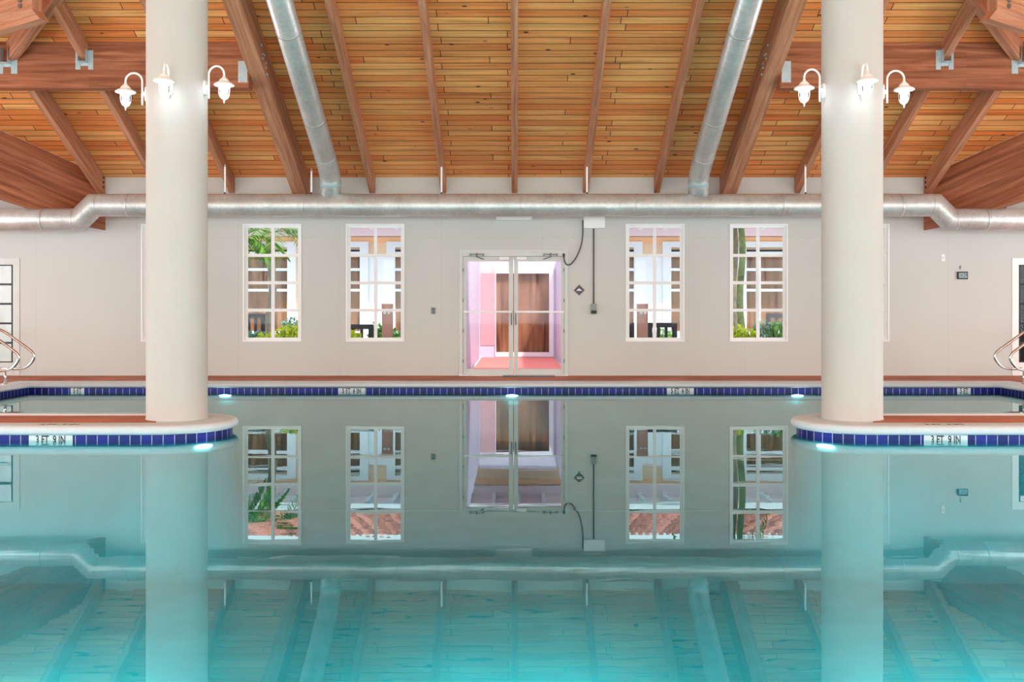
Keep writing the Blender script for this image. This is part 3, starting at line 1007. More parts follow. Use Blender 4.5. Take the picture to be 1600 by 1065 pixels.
# straps that carry the long duct
for px, lb in ((352, 'right of the left column'), (487, 'beside the left heavy rafter'), (690, 'left of the middle rafter'), (917, 'right of the middle rafter'), (1258, 'left of the right column')):
    x = (px - CX) * DY / F
    t = thing('duct_strap', 'thin white strap holding the long duct, %s' % lb, 'strap', group='duct straps')
    hi = zp(DY) - (0.23 if px not in (487,) else 0.3)
    b = bx('band', 'white', t, x - 0.014, x + 0.014, DY - 0.02, DY - 0.014, DZ + DR - 0.012, hi)
    bm = BM(); bolt(bm, (x, DY - 0.02, DZ + DR + 0.01), (0, -1, 0), 0.014, 0.02); obj('screw', bm, 'black', t)
    bm = BM(); bolt(bm, (x, DY - 0.02, hi - 0.02), (0, -1, 0), 0.011, 0.01); obj('screw', bm, 'bolt', t)
for px in (41, 1569):
    x = (px - CX) * DY / F
    t = thing('duct_strap', 'short white clip on the lower %s end of the long duct' % ('left' if px < 800 else 'right'), 'strap', group='duct straps')
    bx('band', 'white', t, x - 0.016, x + 0.016, DY - 0.02, DY - 0.012, zl + DR - 0.01, 3.35)
    bm = BM(); bolt(bm, (x, DY - 0.02, zl + DR + 0.02), (0, -1, 0), 0.02, 0.02); obj('screw', bm, 'black', t)

# ------------------------------------------------------------------ windows
def make_window(n, xa, xb):
    w_ = bpy.data.objects.new('window_%d' % n, None); COL.objects.link(w_); w_['kind'] = 'structure'
    bm = BM()
    # outer moulding
    mo = 0.018
    for (a, b, c, d) in ((xa - 0.004, xa + mo, WZ0 - 0.004, WZ1 + 0.004), (xb - mo, xb + 0.004, WZ0 - 0.004, WZ1 + 0.004),
                         (xa + mo, xb - mo, WZ0 - 0.004, WZ0 + mo), (xa + mo, xb - mo, WZ1 - mo, WZ1 + 0.004)):
        box(bm, a, b, DW - 0.014, DW + 0.06, c, d)
    obj('casing', bm, 'white', w_)
    fw = 0.062
    bm = BM()
    y0, y1 = DW + 0.03, DW + 0.09
    for (a, b, c, d) in ((xa + mo, xa + fw, WZ0 + mo, WZ1 - mo), (xb - fw, xb - mo, WZ0 + mo, WZ1 - mo),
                         (xa + fw, xb - fw, WZ0 + mo, WZ0 + fw), (xa + fw, xb - fw, WZ1 - fw, WZ1 - mo)):
        box(bm, a, b, y0, y1, c, d)
    obj('frame', bm, 'frame', w_)
    ia, ib, ic, id_ = xa + fw, xb - fw, WZ0 + fw, WZ1 - fw
    bm = BM(); mw = 0.026
    xm = (ia + ib) / 2
    box(bm, xm - mw, xm + mw, y0 + 0.008, y1 - 0.008, ic, id_)
    for k in (1, 2, 3):
        z = ic + (id_ - ic) * k / 4
        box(bm, ia, xm - mw, y0 + 0.012, y1 - 0.012, z - mw, z + mw)
        box(bm, xm + mw, ib, y0 + 0.012, y1 - 0.012, z - mw, z + mw)
    obj('muntins', bm, 'frame', w_)
    bm = BM(); box(bm, ia - 0.01, ib + 0.01, DW + 0.058, DW + 0.062, ic - 0.01, id_ + 0.01); obj('pane', bm, 'glass', w_)
    bm = BM(); box(bm, xa + mo, xb - mo, DW + 0.09, DW + WT + 0.03, WZ0, WZ0 + 0.03); obj('sill', bm, 'white', w_)
for n, (a, b) in enumerate(WIN_PX): make_window(n + 1, wx(a), wx(b))

# near and side window bars (seen only from other positions)
n = len(WIN_PX)
def plain_window(cx, axis, pos, half, z0, z1):
    global n
    n += 1
    bm = BM()
    for k in range(-2, 3):
        c = cx + half * k / 2
        a, b = max(cx - half, c - 0.03), min(cx + half, c + 0.03)
        if axis == 'x': box(bm, a, b, pos - 0.12, pos - 0.06, z0, z1)
        else: box(bm, min(pos, pos + 0.1), max(pos, pos + 0.1), a, b, z0, z1)
    for k in range(3):
        z = z0 + (z1 - z0) * k / 2
        a, b = max(z0, z - 0.03), min(z1, z + 0.03)
        if axis == 'x': box(bm, cx - half, cx + half, pos - 0.12, pos - 0.06, a, b)
        else: box(bm, min(pos, pos + 0.1), max(pos, pos + 0.1), cx - half, cx + half, a, b)
    struct('window_%d' % n, bm, 'frame')
for x in NEAR_X: plain_window(x, 'x', YN, 1.6, 0.7, 3.2)
for s in (-1, 1):
    for y in (3.0, 8.2, 12.9): plain_window(y, 'y', s * (XS + 0.09) - 0.05, 1.4, 0.7, 3.1)

# ------------------------------------------------------------------ double doors
door = bpy.data.objects.new('door_1', None); COL.objects.link(door); door['kind'] = 'structure'
xa, xb, z1 = DOORX[0], DOORX[1], DOORZ1
jw = 0.06
bm = BM()
for (a, b, c, d) in ((xa, xa + jw, DECK, z1), (xb - jw, xb, DECK, z1), (xa + jw, xb - jw, z1 - 0.115, z1)):
    box(bm, a, b, DW - 0.02, DW + 0.12, c, d)
obj('frame', bm, 'alu', door, bevel=0.004)
bx('threshold', 'white', door, xa, xb, DW - 0.06, DW + 0.12, DECK, DECK + 0.018)
gap = wx(802.5)
def leaf(x0, x1, hinge):
    bm = BM()
    st = 0.062
    y0, y1 = DW + 0.01, DW + 0.055
    zt, zb = z1 - 0.118, DECK + 0.022
    gz0, gz1 = wz(576.5), wz(408)
    inner_l, inner_r = (wx(728.7), wx(795)) if hinge < 0 else (wx(809.5), wx(877))
    box(bm, x0, inner_l, y0, y1, zb, zt); box(bm, inner_r, x1, y0, y1, zb, zt)
    box(bm, inner_l, inner_r, y0, y1, zb, gz0); box(bm, inner_l, inner_r, y0, y1, gz1, zt)
    o = obj('door_leaf', bm, 'alu', door, bevel=0.003)
    bm = BM(); box(bm, inner_l - 0.004, inner_r + 0.004, DW + 0.03, DW + 0.034, gz0 - 0.004, gz1 + 0.004); obj('pane', bm, 'door_glass', o)
    bm = BM(); zb_ = wz(487)
    box(bm, inner_l - 0.05, inner_r + 0.05, y0 - 0.05, y0 - 0.022, zb_ - 0.016, zb_ + 0.018)
    for q in (inner_l - 0.035, inner_r + 0.035): box(bm, q - 0.012, q + 0.012, y0 - 0.03, y0, zb_ - 0.014, zb_ + 0.016)
    obj('push_bar', bm, 'white', o, bevel=0.005)
    bm = BM()
    hx = x1 - 0.03 if hinge < 0 else x0 + 0.03
    tube(bm, [(hx, y0 - 0.002, zb_ - 0.22), (hx, y0 - 0.045, zb_ - 0.20), (hx, y0 - 0.045, zb_ - 0.05), (hx, y0 - 0.002, zb_ - 0.03)], 0.009, 10)
    obj('handle', bm, 'alu_dark', o)
    for q in range(4):
        bm = BM()
        hxx = x0 + 0.004 if hinge < 0 else x1 - 0.004
        z = DECK + 0.25 + q * 0.52
        box(bm, hxx - 0.008, hxx + 0.008, DW - 0.024, DW + 0.01, z - 0.03, z + 0.03)
        obj('hinge', bm, 'alu_dark', o)
    # closer: body on the leaf, arm up to the frame
    c = DW - 0.01
    cxp = wx(745) if hinge < 0 else wx(860)
    bm = BM()
    box(bm, cxp - 0.12, cxp + 0.12, DW - 0.045, DW - 0.02, wz(398.5), wz(396.4))
    for q in (-1, 1): box(bm, cxp + q * 0.11 - 0.016, cxp + q * 0.11 + 0.016, DW - 0.05, DW - 0.02, wz(400), wz(396))
    tube(bm, [(cxp, DW - 0.06, wz(395.5)), (cxp, DW - 0.06, wz(402))], 0.014, 10)
    q = -hinge
    tube(bm, [(cxp + q * -0.0, DW - 0.06, wz(401)), (cxp + q * 0.06, DW - 0.09, wz(403.5)), (cxp + q * 0.12, DW - 0.05, wz(405))], 0.009, 8)
    obj('door_closer', bm, 'alu_dark', door)
    wc = wx(788) if hinge < 0 else wx(815)
    bx('closer_cover', 'white', o, wc - 0.085, wc + 0.085, DW - 0.03, DW + 0.012, wz(406), wz(401), bevel=0.006)
leaf(xa + jw + 0.004, gap - 0.006, -1)
leaf(gap + 0.006, xb - jw - 0.004, 1)
# door mat
bm = BM(); box(bm, wx(786), wx(866), DW - 0.36, DW - 0.10, DECK, DECK + 0.012)
o = obj('door_mat', bm, 'cable'); tag(o, 'small dark ribbed mat on the deck before the double doors', 'mat')

# side doors with black glazing bars
for k, (xa, xb) in enumerate(SD):
    d = bpy.data.objects.new('door_%d' % (k + 2), None); COL.objects.link(d); d['kind'] = 'structure'
    s = -1 if k == 0 else 1
    bm = BM()
    fw = 0.115
    for (a, b, c, e_) in ((xa, xa + fw, DECK, SDZ1), (xb - fw, xb, DECK, SDZ1), (xa + fw, xb - fw, SDZ1 - fw, SDZ1), (xa + fw, xb - fw, DECK, wz(566))):
        box(bm, a, b, DW - 0.012, DW + 0.08, c, e_)
    obj('frame', bm, 'alu' if k == 0 else 'white', d, bevel=0.004)
    ga, gb, gc, gd = xa + fw, xb - fw, wz(566), SDZ1 - fw
    bm = BM()
    bw = 0.036
    for a, b in ((ga, ga + bw), (gb - bw, gb)): box(bm, a, b, DW + 0.01, DW + 0.05, gc, gd)
    nb = 5
    for q in range(nb + 1):
        z = gc + (gd - gc) * q / nb
        zz = max(gc, z - 0.017), min(gd, z + 0.017)
        box(bm, ga + bw, gb - bw, DW + 0.01, DW + 0.05, *zz)
    if k == 0: obj('glazing_bars', bm, 'black', d)
    else: obj('glazing_bars', bm, 'black', d)
    bm = BM(); box(bm, ga, gb, DW + 0.028, DW + 0.032, gc, gd); obj('pane', bm, 'glass', d)

# ------------------------------------------------------------------ wall fittings
def fit(name, label, cat): return thing(name, label, cat)
t = fit('junction_box', 'white electrical box on the far wall under the long duct', 'electrical box')
bx('cover', 'white', t, wx(911.5), wx(944.5), DW - 0.10, DW, wz(357), wz(338), bevel=0.004)
o = None
t = fit('emergency_light', 'white box half hidden by the long duct above the double doors', 'box')
bx('housing', 'white', t, wx(775.5), wx(831), DW - 0.12, DW, wz(344.5), wz(322), bevel=0.008)
bm = BM(); tube(bm, [(wx(927.5), DW - 0.012, wz(357)), (wx(927.5), DW - 0.012, wz(476))], 0.012, 12)
o = obj('conduit', bm, 'cable'); tag(o, 'thin grey conduit running down the wall from white box', 'conduit')
t = fit('wall_switch', 'grey blue switch box with black lower half at the conduit end', 'switch')
bx('body', 'alu_dark', t, wx(923.5), wx(931.5), DW - 0.06, DW, wz(485), wz(474.5), bevel=0.003)
bx('lower_half', 'black', t, wx(923.3), wx(931.7), DW - 0.065, DW, wz(490), wz(485), bevel=0.002)
t['label'] = 'small grey switch box with black lower half at the conduit end'
bm = BM()
cpx = [(910.5, 344), (910.5, 362), (909, 378), (905, 392), (899, 404), (893, 411.5), (888, 414), (884, 412), (881.5, 406), (880.8, 397)]
# smooth the arc
P = [Vector((wx(a), DW - 0.03, wz(b))) for a, b in cpx]
S = []
for i in range(len(P) - 1):
    p0, p1, p2, p3 = P[max(0, i - 1)], P[i], P[i + 1], P[min(len(P) - 1, i + 2)]
    for k in range(5):
        t_ = k / 5
        S.append(0.5 * ((2 * p1) + (-p0 + p2) * t_ + (2 * p0 - 5 * p1 + 4 * p2 - p3) * t_ ** 2 + (-p0 + 3 * p1 - 3 * p2 + p3) * t_ ** 3))
S.append(P[-1])
tube(bm, S, 0.012, 10)
o = obj('flexible_cable', bm, 'cable'); tag(o, 'dark cable looping from the white box down to the door frame corner', 'cable')
bx('cable_clip', 'black', o, wx(879.3), wx(882.3), DW - 0.05, DW - 0.021, wz(401), wz(396))
# diamond sign
t = fit('diamond_sign', 'small dark diamond sign with pale centre right of the double doors', 'sign')
cx_, cz_, q = wx(905), wz(453), 0.093
bm = BM(); prism(bm, [(cx_ - q, DW, cz_), (cx_, DW, cz_ + q), (cx_ + q, DW, cz_), (cx_, DW, cz_ - q)], (0, -0.008, 0)); obj('plate', bm, 'cable', t)
q = 0.052
bm = BM(); prism(bm, [(cx_ - q, DW - 0.008, cz_ - 0.012), (cx_ - 0.004, DW - 0.008, cz_ + 0.03), (cx_ + q, DW - 0.008, cz_ - 0.012)], (0, -0.002, 0)); obj('pale_mark', bm, 'white', t)
# outlet
t = fit('wall_outlet', 'small grey outlet plate left of the double doors', 'outlet')
bx('plate', 'alu_dark', t, wx(673.5), wx(680.5), DW - 0.012, DW, wz(490.5), wz(480), bevel=0.002)
for z in (483, 487.5):
    bx('socket', 'cable', t, wx(675.3), wx(678.7), DW - 0.016, DW - 0.011, wz(z + 1.3), wz(z - 1.3))
t = fit('light_switch', 'white switch plate high on the wall near the digital clock', 'switch')
bx('plate', 'white', t, wx(1470.5), wx(1476), DW - 0.010, DW, wz(408), wz(397), bevel=0.002)
bx('toggle', 'alu', t, wx(1472.4), wx(1474), DW - 0.018, DW - 0.009, wz(404), wz(401))
# digital display
t = fit('digital_clock', 'small digital clock with dark green frame on the wall beside the right door', 'clock')
bx('case', 'black', t, wx(1495), wx(1511.5), DW - 0.03, DW, wz(436), wz(424.3), bevel=0.006)
bx('screen', 'bluegrey', t, wx(1497.2), wx(1509.8), DW - 0.034, DW - 0.029, wz(434), wz(426.3))
text('digits', '10:29', 0.085, 'ink', t, Matrix.Translation((wx(1503.4), DW - 0.0355, wz(430.2))) @ FACE, 0.72, 0.0005, 0.001)
bx('sensor', 'alu_dark', t, wx(1499.3), wx(1501.2), DW - 0.01, DW, wz(420.5), wz(414.5))

# ------------------------------------------------------------------ pool rails
def smooth_path(ctrl, r, close=False):
    """polyline with rounded corners of radius r"""
    out = []
    n = len(ctrl)
    for i, p in enumerate(ctrl):
        p = Vector(p)
        if not close and i in (0, n - 1): out.append(p); continue
        a, b = Vector(ctrl[i - 1]), Vector(ctrl[(i + 1) % n])
        da, db = (a - p), (b - p)
        rr = min(r, da.length * 0.48, db.length * 0.48)
        s0, s1 = p + da.normalized() * rr, p + db.normalized() * rr
        for k in range(9):
            t = k / 8
            out.append((1 - t) ** 2 * s0 + 2 * t * (1 - t) * p + t * t * s1)
    if close: out.append(out[0].copy())
    return out
for s in (-1, 1):
    side = 'left' if s < 0 else 'right'
    for yy, lb in ((14.92, 'nearer'), (15.40, 'farther')):
        t = thing('grab_rail', 'bent stainless grab rail at the %s pool edge, the %s of the pair' % (side, lb), 'rail', group='stainless grab rails')
        X = lambda a: s * a
        loop = [(X(8.22), yy, 0.345), (X(7.62), yy, 0.345), (X(7.46), yy, 0.56), (X(8.05), yy, 0.985), (X(8.45), yy, 0.985), (X(8.70), yy, 0.80), (X(8.70), yy, 0.13)]
        bm = BM(); tube(bm, smooth_path(loop, 0.16), 0.021, 14); obj('handrail', bm, 'steel', t)
        if lb == 'nearer':
            bm = BM(); tube(bm, [(X(7.71), yy, 0.13), (X(7.71), yy, 0.36)], 0.021, 14); obj('post', bm, 'steel', t)
        bm = BM(); tube(bm, [(X(8.22), yy, 0.345), (X(8.22), yy, 0.13)], 0.021, 14); obj('post', bm, 'steel', t)
        for xx in ((7.71,) if lb == 'nearer' else ()) + (8.22, 8.70):
            bm = BM(); lathe(bm, [(0.045, DECK), (0.043, DECK + 0.012), (0.022, DECK + 0.02)], (X(xx), yy, 0), 20)
            obj('floor_flange', bm, 'steel', t)

# ------------------------------------------------------------------ outdoors
GZ = 0.05
bm = BM(); box(bm, -40, 40, DW + WT, 60, GZ - 0.3, GZ); struct('ground', bm, 'grass')
o = bx('garden_path', 'coral', None, -0.80, 0.96, DW + WT, 24.0, GZ, DECK - 0.01); tag(o, 'coral coloured walkway outside the double doors', 'path', kind='structure')

BY = 24.9
bl = thing('courtyard_building', 'cream building with white trimmed windows and red tiled roof across the courtyard', 'building', kind='thing')
bx('wall', 'cream', bl, -16, 16, BY, BY + 0.3, GZ, 3.42)
bpx = lambda px: (px - CX) * BY / F
def bwindow(px0, px1, mull=None):
    x0, x1 = bpx(px0), bpx(px1)
    z0, z1_ = 0.75, 2.86
    tw = 0.215
    f = None
    bm = BM()
    for (a, b, c, d) in ((x0 - tw, x0, z0 - tw, z1_ + 0.14), (x1, x1 + tw, z0 - tw, z1_ + 0.14), (x0, x1, z0 - tw, z0), (x0, x1, z1_, z1_ + 0.14)):
        box(bm, a, b, BY - 0.10, BY, c, d)
    # the lit lower wall between window pairs is painted on afterwards
    f = obj('window', bm, 'trimwhite', bl)
    bm = BM()
    for z, h in ((2.30, 0.035), (1.78, 0.035), (2.70, 0.05)):
        box(bm, x0, x1, BY - 0.07, BY - 0.03, z - h, z + h)
    if mull:
        xm = bpx(mull); box(bm, xm - 0.06, xm + 0.06, BY - 0.075, BY - 0.03, z0, 2.65)
    obj('bars', bm, 'trimwhite', f)
    bx('blind', 'blind', f, x0, x1, BY - 0.02, BY - 0.001, z0, 2.66)
    bx('frame_shadow', 'black', f, x0, x1, BY - 0.02, BY - 0.001, 2.75, 2.80)  # black strip paints the frame's shadow across the window head
    bx('pane', 'far_glass', f, x0, x1, BY - 0.028, BY - 0.025, z0, z1_)
for a, b, m_ in ((388, 450, 424), (500, 563, None), (618, 700, None), (908, 990, None), (1048, 1108, None), (1165, 1224, 1184), (240, 330, 285), (1280, 1370, 1325)):
    bwindow(a, b, m_)
# white panels paint the strongly lit cream wall between the pairs
for a, b in ((576.5, 604.5), (1003.5, 1034.5)):
    bx('lit_wall_panel', 'trimwhite', bl, bpx(a), bpx(b), BY - 0.06, BY, 0.3, 2.62)
M['peach'] = plain('peach stucco band', srgb(255, 196, 150), 0.8, vary=0.03)
bx('cornice', 'peach', bl, -16, 16, BY - 0.06, BY, 2.98, 3.12)
EY = 23.6
bx('soffit', 'soffit', bl, -16, 16, EY, BY, 3.42, 3.47)
bx('frieze', 'soffit', bl, -16, 16, BY - 0.10, BY - 0.005, 3.14, 3.42)
for k in range(-20, 21):
    x = k * 0.61 + 0.1
    bx('rafter_tail', 'trimwhite', bl, x - 0.045, x + 0.045, EY + 0.03, BY - 0.1, 3.30, 3.42)
bm = BM(); box(bm, -16, 16, EY - 0.10, EY, 3.33, 3.47); obj('gutter', bm, 'trimwhite', bl, bevel=0.02)
# barrel tile roof
bm = BM()
RS = 0.345
y1_, n_rows = 28.2, 15
z_at = lambda y: 3.48 + RS * (y - EY)
for i in range(-80, 81):
    x = i * 0.2
    rows = []
    nseg = 6
    for j in range(n_rows + 1):
        for dz in ((0.0,) if j == 0 else (0.0, -0.05)) if j < n_rows else (-0.0,):
            y = EY - 0.06 + (y1_ - EY + 0.06) * j / n_rows
            rows.append([bm.verts.new((x + 0.1 * -math.cos(math.pi * k / nseg), y, z_at(y) + 0.085 * math.sin(math.pi * k / nseg) - (0.0 if dz == 0 else 0.05))) for k in range(nseg + 1)])
    for a, b in zip(rows, rows[1:]):
        for k in range(nseg): bm.faces.new((a[k], a[k + 1], b[k + 1], b[k]))
obj('tiled_roof', bm, 'rooftile', bl, recalc=False)
bm = BM(); prism(bm, [(-16, EY, 3.47), (-16, y1_, z_at(y1_) - 0.02), (-16, y1_, 3.47)], (32, 0, 0)); obj('roof_deck', bm, 'rooftile', bl)

o = bx('bounce_patio', 'coping', None, -18, 18, 21.0, BY, GZ, GZ + 0.04); tag(o, 'pale patio added along the building to bounce light up', 'patio', kind='structure')  # pale slab added to bounce light onto the eaves
# recessed entry at the end of the walkway
en = thing('entry_bay', 'lavender white entry bay with a tall brown blind window seen through the double doors', 'entry')
EBY = 24.07
ex = lambda px: (px - CX) * EBY / F
ez = lambda py: HC - (py - CY) * EBY / F
wxa, wxb, wza, wzb = ex(775), ex(858), ez(550), ez(427)
bm = BM()
for c in rect_wall_cells(-0.86, 1.02, GZ, 2.62, [(wxa, wxb, wza, wzb)]):
    box(bm, c[0], c[1], EBY, BY - 0.12, c[2], c[3])
obj('wall', bm, 'lavender', en)
M['rosepanel'] = plain('rose grey panel', srgb(206, 164, 168), 0.7, vary=0.04)
bx('left_panel', 'rosepanel', en, -0.83, wxa - 0.01, EBY - 0.02, EBY - 0.0, 0.42, 2.18)
bm = BM(); q = 0.11
for (a, b, c, d) in ((wxa - 0.02, wxa, wza - q, wzb + q), (wxb, wxb + q, wza - q, wzb + q), (wxa, wxb, wza - q, wza), (wxa, wxb, wzb, wzb + q)):
    box(bm, a, b, EBY - 0.05, EBY, c, d)
f = obj('window_frame', bm, 'trimwhite', en)
bx('blind', 'blind', f, wxa, wxb, EBY + 0.10, EBY + 0.11, wza, wzb)
bx('pane', 'far_glass', f, wxa, wxb, EBY + 0.03, EBY + 0.035, wza, wzb)
bm = BM()
box(bm, -0.95, -0.86, DW + WT + 0.3, EBY, GZ, 2.45)
obj('side_wall', bm, 'lavender', en)
bm = BM(); box(bm, 1.02, 1.11, DW + WT + 0.3, EBY, GZ, 2.45); obj('side_wall', bm, 'lavender', en)

# garden posts with a little lamp
for px, lb in ((605.5, 'outside the second window'), (1003.5, 'outside the third window')):
    py_ = 17.75
    x = (px - CX) * py_ / F
    t = thing('garden_post', 'dusty pink square garden post %s' % lb, 'post', (x, py_, GZ), 0, 'pink garden posts')
    bx('shaft', 'pinkpost', t, -0.09, 0.09, -0.09, 0.09, 0, 1.24, bevel=0.005)
    bx('cap', 'pinkpost', t, -0.095, 0.095, -0.095, 0.095, 1.24, 1.33, bevel=0.01)
    for q in (-0.035, 0.035):
        bm = BM(); lathe(bm, [(0, 0.0), (0.022, 0.0), (0.03, 0.03), (0, 0.045)], (q, -0.115, 1.14), 12); obj('lamp_head', bm, 'trimwhite', t)
# dark slatted benches, backs towards the pool house
def bench(px0, px1, y, top, label):
    x0, x1 = (px0 - CX) * y / F, (px1 - CX) * y / F
    t = thing('garden_bench', label, 'bench', ((x0 + x1) / 2, y, GZ), 0, 'dark slatted garden benches')
    h, wd = top - GZ, (x1 - x0) / 2
    bx('top_rail', 'bench', t, -wd, wd, 0, 0.05, h - 0.09, h)
    bx('lower_rail', 'bench', t, -wd, wd, 0, 0.05, h - 0.62, h - 0.55)
    nsl = max(3, int(2 * wd / 0.13))
    for k in range(nsl):
        x = -wd + 0.06 + (2 * wd - 0.12) * k / (nsl - 1)
        bx('back_slat', 'bench', t, x - 0.03, x + 0.03, 0.012, 0.035, h - 0.56, h - 0.085)
    bm = BM()
    for k in range(4): box(bm, -wd, wd, 0.06 + k * 0.12, 0.16 + k * 0.12, 0.42, 0.45)
    obj('seat', bm, 'bench', t)
    for a in (-wd, wd - 0.06):
        bx('leg', 'bench', t, a, a + 0.06, -0.01, 0.05, 0, h)
        bx('leg', 'bench', t, a, a + 0.06, 0.48, 0.54, 0, 0.62)
bench(520, 583, 18.5, 1.0, 'dark slatted bench outside the second window, left of pink post')
bench(962, 991, 18.5, 1.03, 'dark slatted bench outside the third window, left of pink post')
bench(1012, 1058, 18.5, 1.03, 'dark slatted bench outside the third window, right of pink post')
bench(1198, 1240, 20.6, 1.20, 'dark slatted bench behind the shrubs of the fourth window')
bench(384, 414, 20.0, 1.20, 'dark slatted bench behind the palm of the first window')

M['screen'] = plain('pinkish grey screen', srgb(192, 182, 184), 0.8)
o = bx('garden_screen', 'screen', None, -14, -9.6, 20.6, 20.7, GZ, 2.9); tag(o, 'pale pink screen wall outside the left glazed door', 'screen')
sc_ = thing('outdoor_shelf', 'dark shelf unit outside the right glazed door', 'shelf', (9.9, 18.4, GZ))
bx('back_panel', 'bench', sc_, -1.2, 1.2, 0.3, 0.34, 0, 2.2)
for z in (0.75, 1.25, 1.75): bx('shelf_board', 'bench', sc_, -1.2, 1.2, 0, 0.3, z, z + 0.04)
bx('lower_front', 'black', sc_, -1.2, 1.2, 0.0, 0.03, 0, 0.75)

# ---- palms
def frond(L_, droop, width, n=22, lw=0.017):
    """one arching pinnate frond along +X, curving down"""
    bm = BM()
    pts = []
    for i in range(n + 1):
        t = i / n
        x = L_ * (t - 0.18 * droop * t * t * t)
        z = L_ * (0.42 * t - (0.55 + 0.5 * droop) * t * t)
        pts.append(Vector((x, 0, z)))
    tube(bm, pts[::3] if (n % 3 == 0) else pts[::3] + [pts[-1]], 0.009, 5)
    for i in range(4, n + 1):
        t = i / n
        p = pts[i]; d = (pts[i] - pts[i - 1]).normalized()
        ll = width * (math.sin(math.pi * min(1, 0.18 + t * 0.80)) ** 0.6)
        for s in (-1, 1):
            for q in (0, 0.5):
                jit = random.uniform(-0.12, 0.12)
                pp = p + d * (q * L_ / n)
                out = (d * (0.55 + jit) + Vector((0, s, 0)) * 0.85 + Vector((0, 0, -0.28 + 0.25 * random.random()))).normalized()
                nrm = Vector((0, 0, 1)).cross(out).normalized() * lw
                tip = pp + out * ll * random.uniform(0.85, 1.1) + Vector((0, 0, -0.12 * ll))
                mid = pp + out * ll * 0.5
                a = bm.verts.new(pp - nrm * 0.4); b = bm.verts.new(pp + nrm * 0.4)
                c = bm.verts.new(mid + nrm); e = bm.verts.new(mid - nrm); f_ = bm.verts.new(tip)
                bm.faces.new((a, b, c, e)); bm.faces.new((e, c, f_))
    return bm
def palm(x, y, h, tr, nf, L_, label, bark='bark', boots=False, droop=1.0, ph=0.0):
    t = thing('palm_tree', label, 'palm', (x, y, GZ), 0, None)
    bm = BM()
    pts = [(0.03 * math.sin(i * 0.9), 0, h * i / 14) for i in range(15)]
    tube(bm, pts, tr, 16, radii=[tr * (1.25 - 0.3 * i / 14 + (0.05 if i % 2 else -0.03)) for i in range(15)])
    obj('trunk', bm, bark, t)
    if boots:
        bm = BM()
        for k in range(26):
            a = k * 2.4; z = h - 0.35 + 0.35 * k / 26
            c = Vector((tr * math.cos(a), tr * math.sin(a), z))
            o_ = Vector((math.cos(a), math.sin(a), 0.9)).normalized()
            tube(bm, [c, c + o_ * 0.16], 0.03, 6)
        obj('leaf_bases', bm, 'brownbark', t)
    for k in range(nf):
        bm = frond(L_ * random.uniform(0.85, 1.1), droop * random.uniform(0.7, 1.2), 0.36 * L_ / 1.4)
        az = ph + 2 * math.pi * k / nf + random.uniform(-0.2, 0.2)
        el = random.uniform(-0.15, 0.55)
        bmesh.ops.transform(bm, matrix=Matrix.Translation((0, 0, h)) @ Matrix.Rotation(az, 4, 'Z') @ Matrix.Rotation(-el, 4, 'Y'), verts=bm.verts)
        obj('frond', bm, 'palm', t, recalc=False)
gx = lambda px, y: (px - CX) * y / F
palm(gx(424, 19.6), 19.6, 2.75, 0.075, 9, 1.25, 'palm with arching green fronds filling the first window', 'bark')
palm(gx(376, 19.0), 19.0, 2.55, 0.06, 8, 0.95, 'low leaning palm at the edge of the first window', 'mossbark', ph=0.4)
palm(gx(1158, 20.2), 20.2, 3.9, 0.062, 13, 1.5, 'mossy palm trunk standing outside the fourth window', 'mossbark', True)
palm(gx(1147, 21.0), 21.0, 4.1, 0.06, 9, 1.3, 'pale grey palm trunk behind the mossy one', 'bark', False)

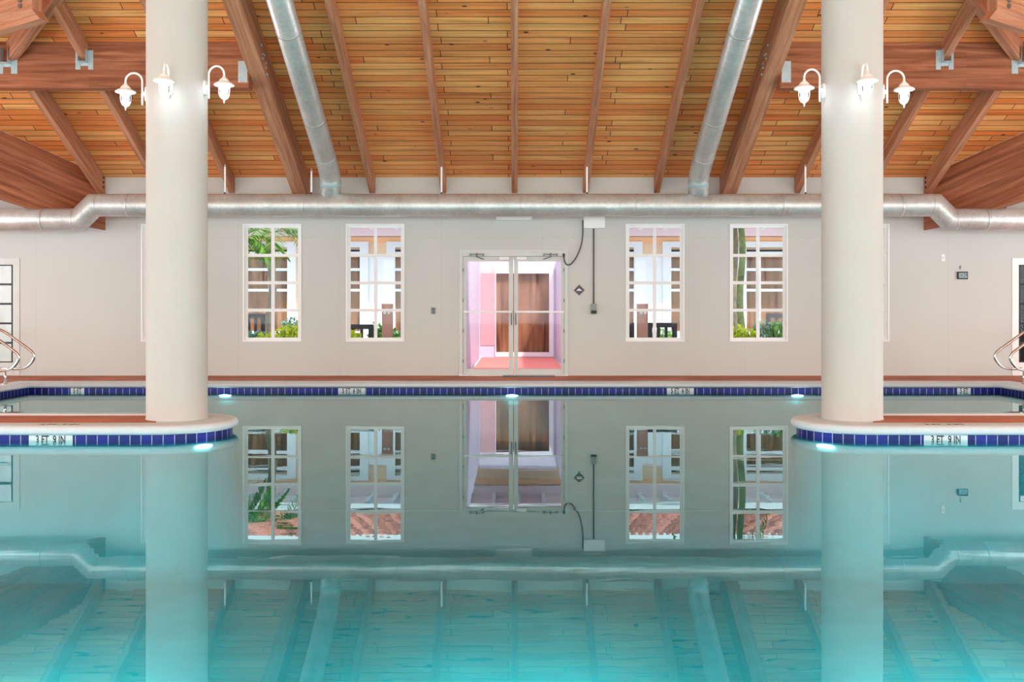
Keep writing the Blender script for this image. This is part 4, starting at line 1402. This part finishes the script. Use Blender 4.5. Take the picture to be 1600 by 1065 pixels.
# ---- shrubs
def shrub(x, y, r, h, nleaf, size, mat, label):
    t = thing('garden_shrub', label, 'shrub', (x, y, GZ), 0, 'garden shrubs')
    bm = BM()
    for k in range(7):
        a = k * 0.9
        tube(bm, [(0, 0, 0), (0.4 * r * math.cos(a), 0.4 * r * math.sin(a), h * 0.45), (0.75 * r * math.cos(a), 0.75 * r * math.sin(a), h * 0.85)], 0.008, 5)
    obj('stems', bm, 'brownbark', t)
    bm = BM()
    for k in range(nleaf):
        a = random.uniform(0, 2 * math.pi); e_ = random.uniform(-0.5, 1.0); rr = random.uniform(0.55, 1.0)
        c = Vector((r * rr * math.cos(a) * math.cos(e_), r * rr * math.sin(a) * math.cos(e_), h * 0.6 + h * 0.42 * rr * math.sin(e_)))
        o_ = Vector((random.uniform(-1, 1), random.uniform(-1, 1), random.uniform(-0.3, 1))).normalized()
        s_ = o_.orthogonal().normalized() * size * 0.36
        l_ = o_ * size
        v0 = bm.verts.new(c); v1 = bm.verts.new(c + l_ * 0.5 + s_); v2 = bm.verts.new(c + l_); v3 = bm.verts.new(c + l_ * 0.5 - s_)
        bm.faces.new((v0, v1, v2, v3))
    obj('leaves', bm, mat, t, recalc=False)
shr = [(398, 18.3, .26, .88, 'bluegreen', 'blue green shrub at the lower left of the first window'),
       (417, 18.1, .22, .84, 'lime', 'yellow green shrub at the foot of the palm'),
       (452, 18.1, .28, .98, 'lime', 'bright yellow green shrub at the lower right of the first window'),
       (462, 19.0, .34, 1.12, 'bluegreen', 'pale blue green shrub behind the yellow one'),
       (551, 18.1, .18, .86, 'lime', 'small yellow green shrub before the bench of the second window'),
       (592, 18.9, .2, 1.0, 'green', 'thin green shrub left of the second window post'),
       (627, 18.3, .24, .90, 'green', 'small green shrub at the right of the second window'),
       (1034, 19.8, .25, .85, 'green', 'low green shrub behind the third window bench'),
       (1148, 18.1, .24, .98, 'lime', 'bright yellow flowering shrub at the lower left of the fourth window'),
       (1170, 18.2, .22, .92, 'lime', 'yellow green shrub below the mossy palm'),
       (1196, 18.4, .30, 1.04, 'bluegreen', 'pale blue green shrub in the fourth window'),
       (1222, 18.2, .30, 1.06, 'green', 'fresh green shrub at the lower right of the fourth window')]
for (px, y, r, h, mt, lb) in shr:
    shrub(gx(px, y), y, r, h, 420, 0.085, mt, lb)
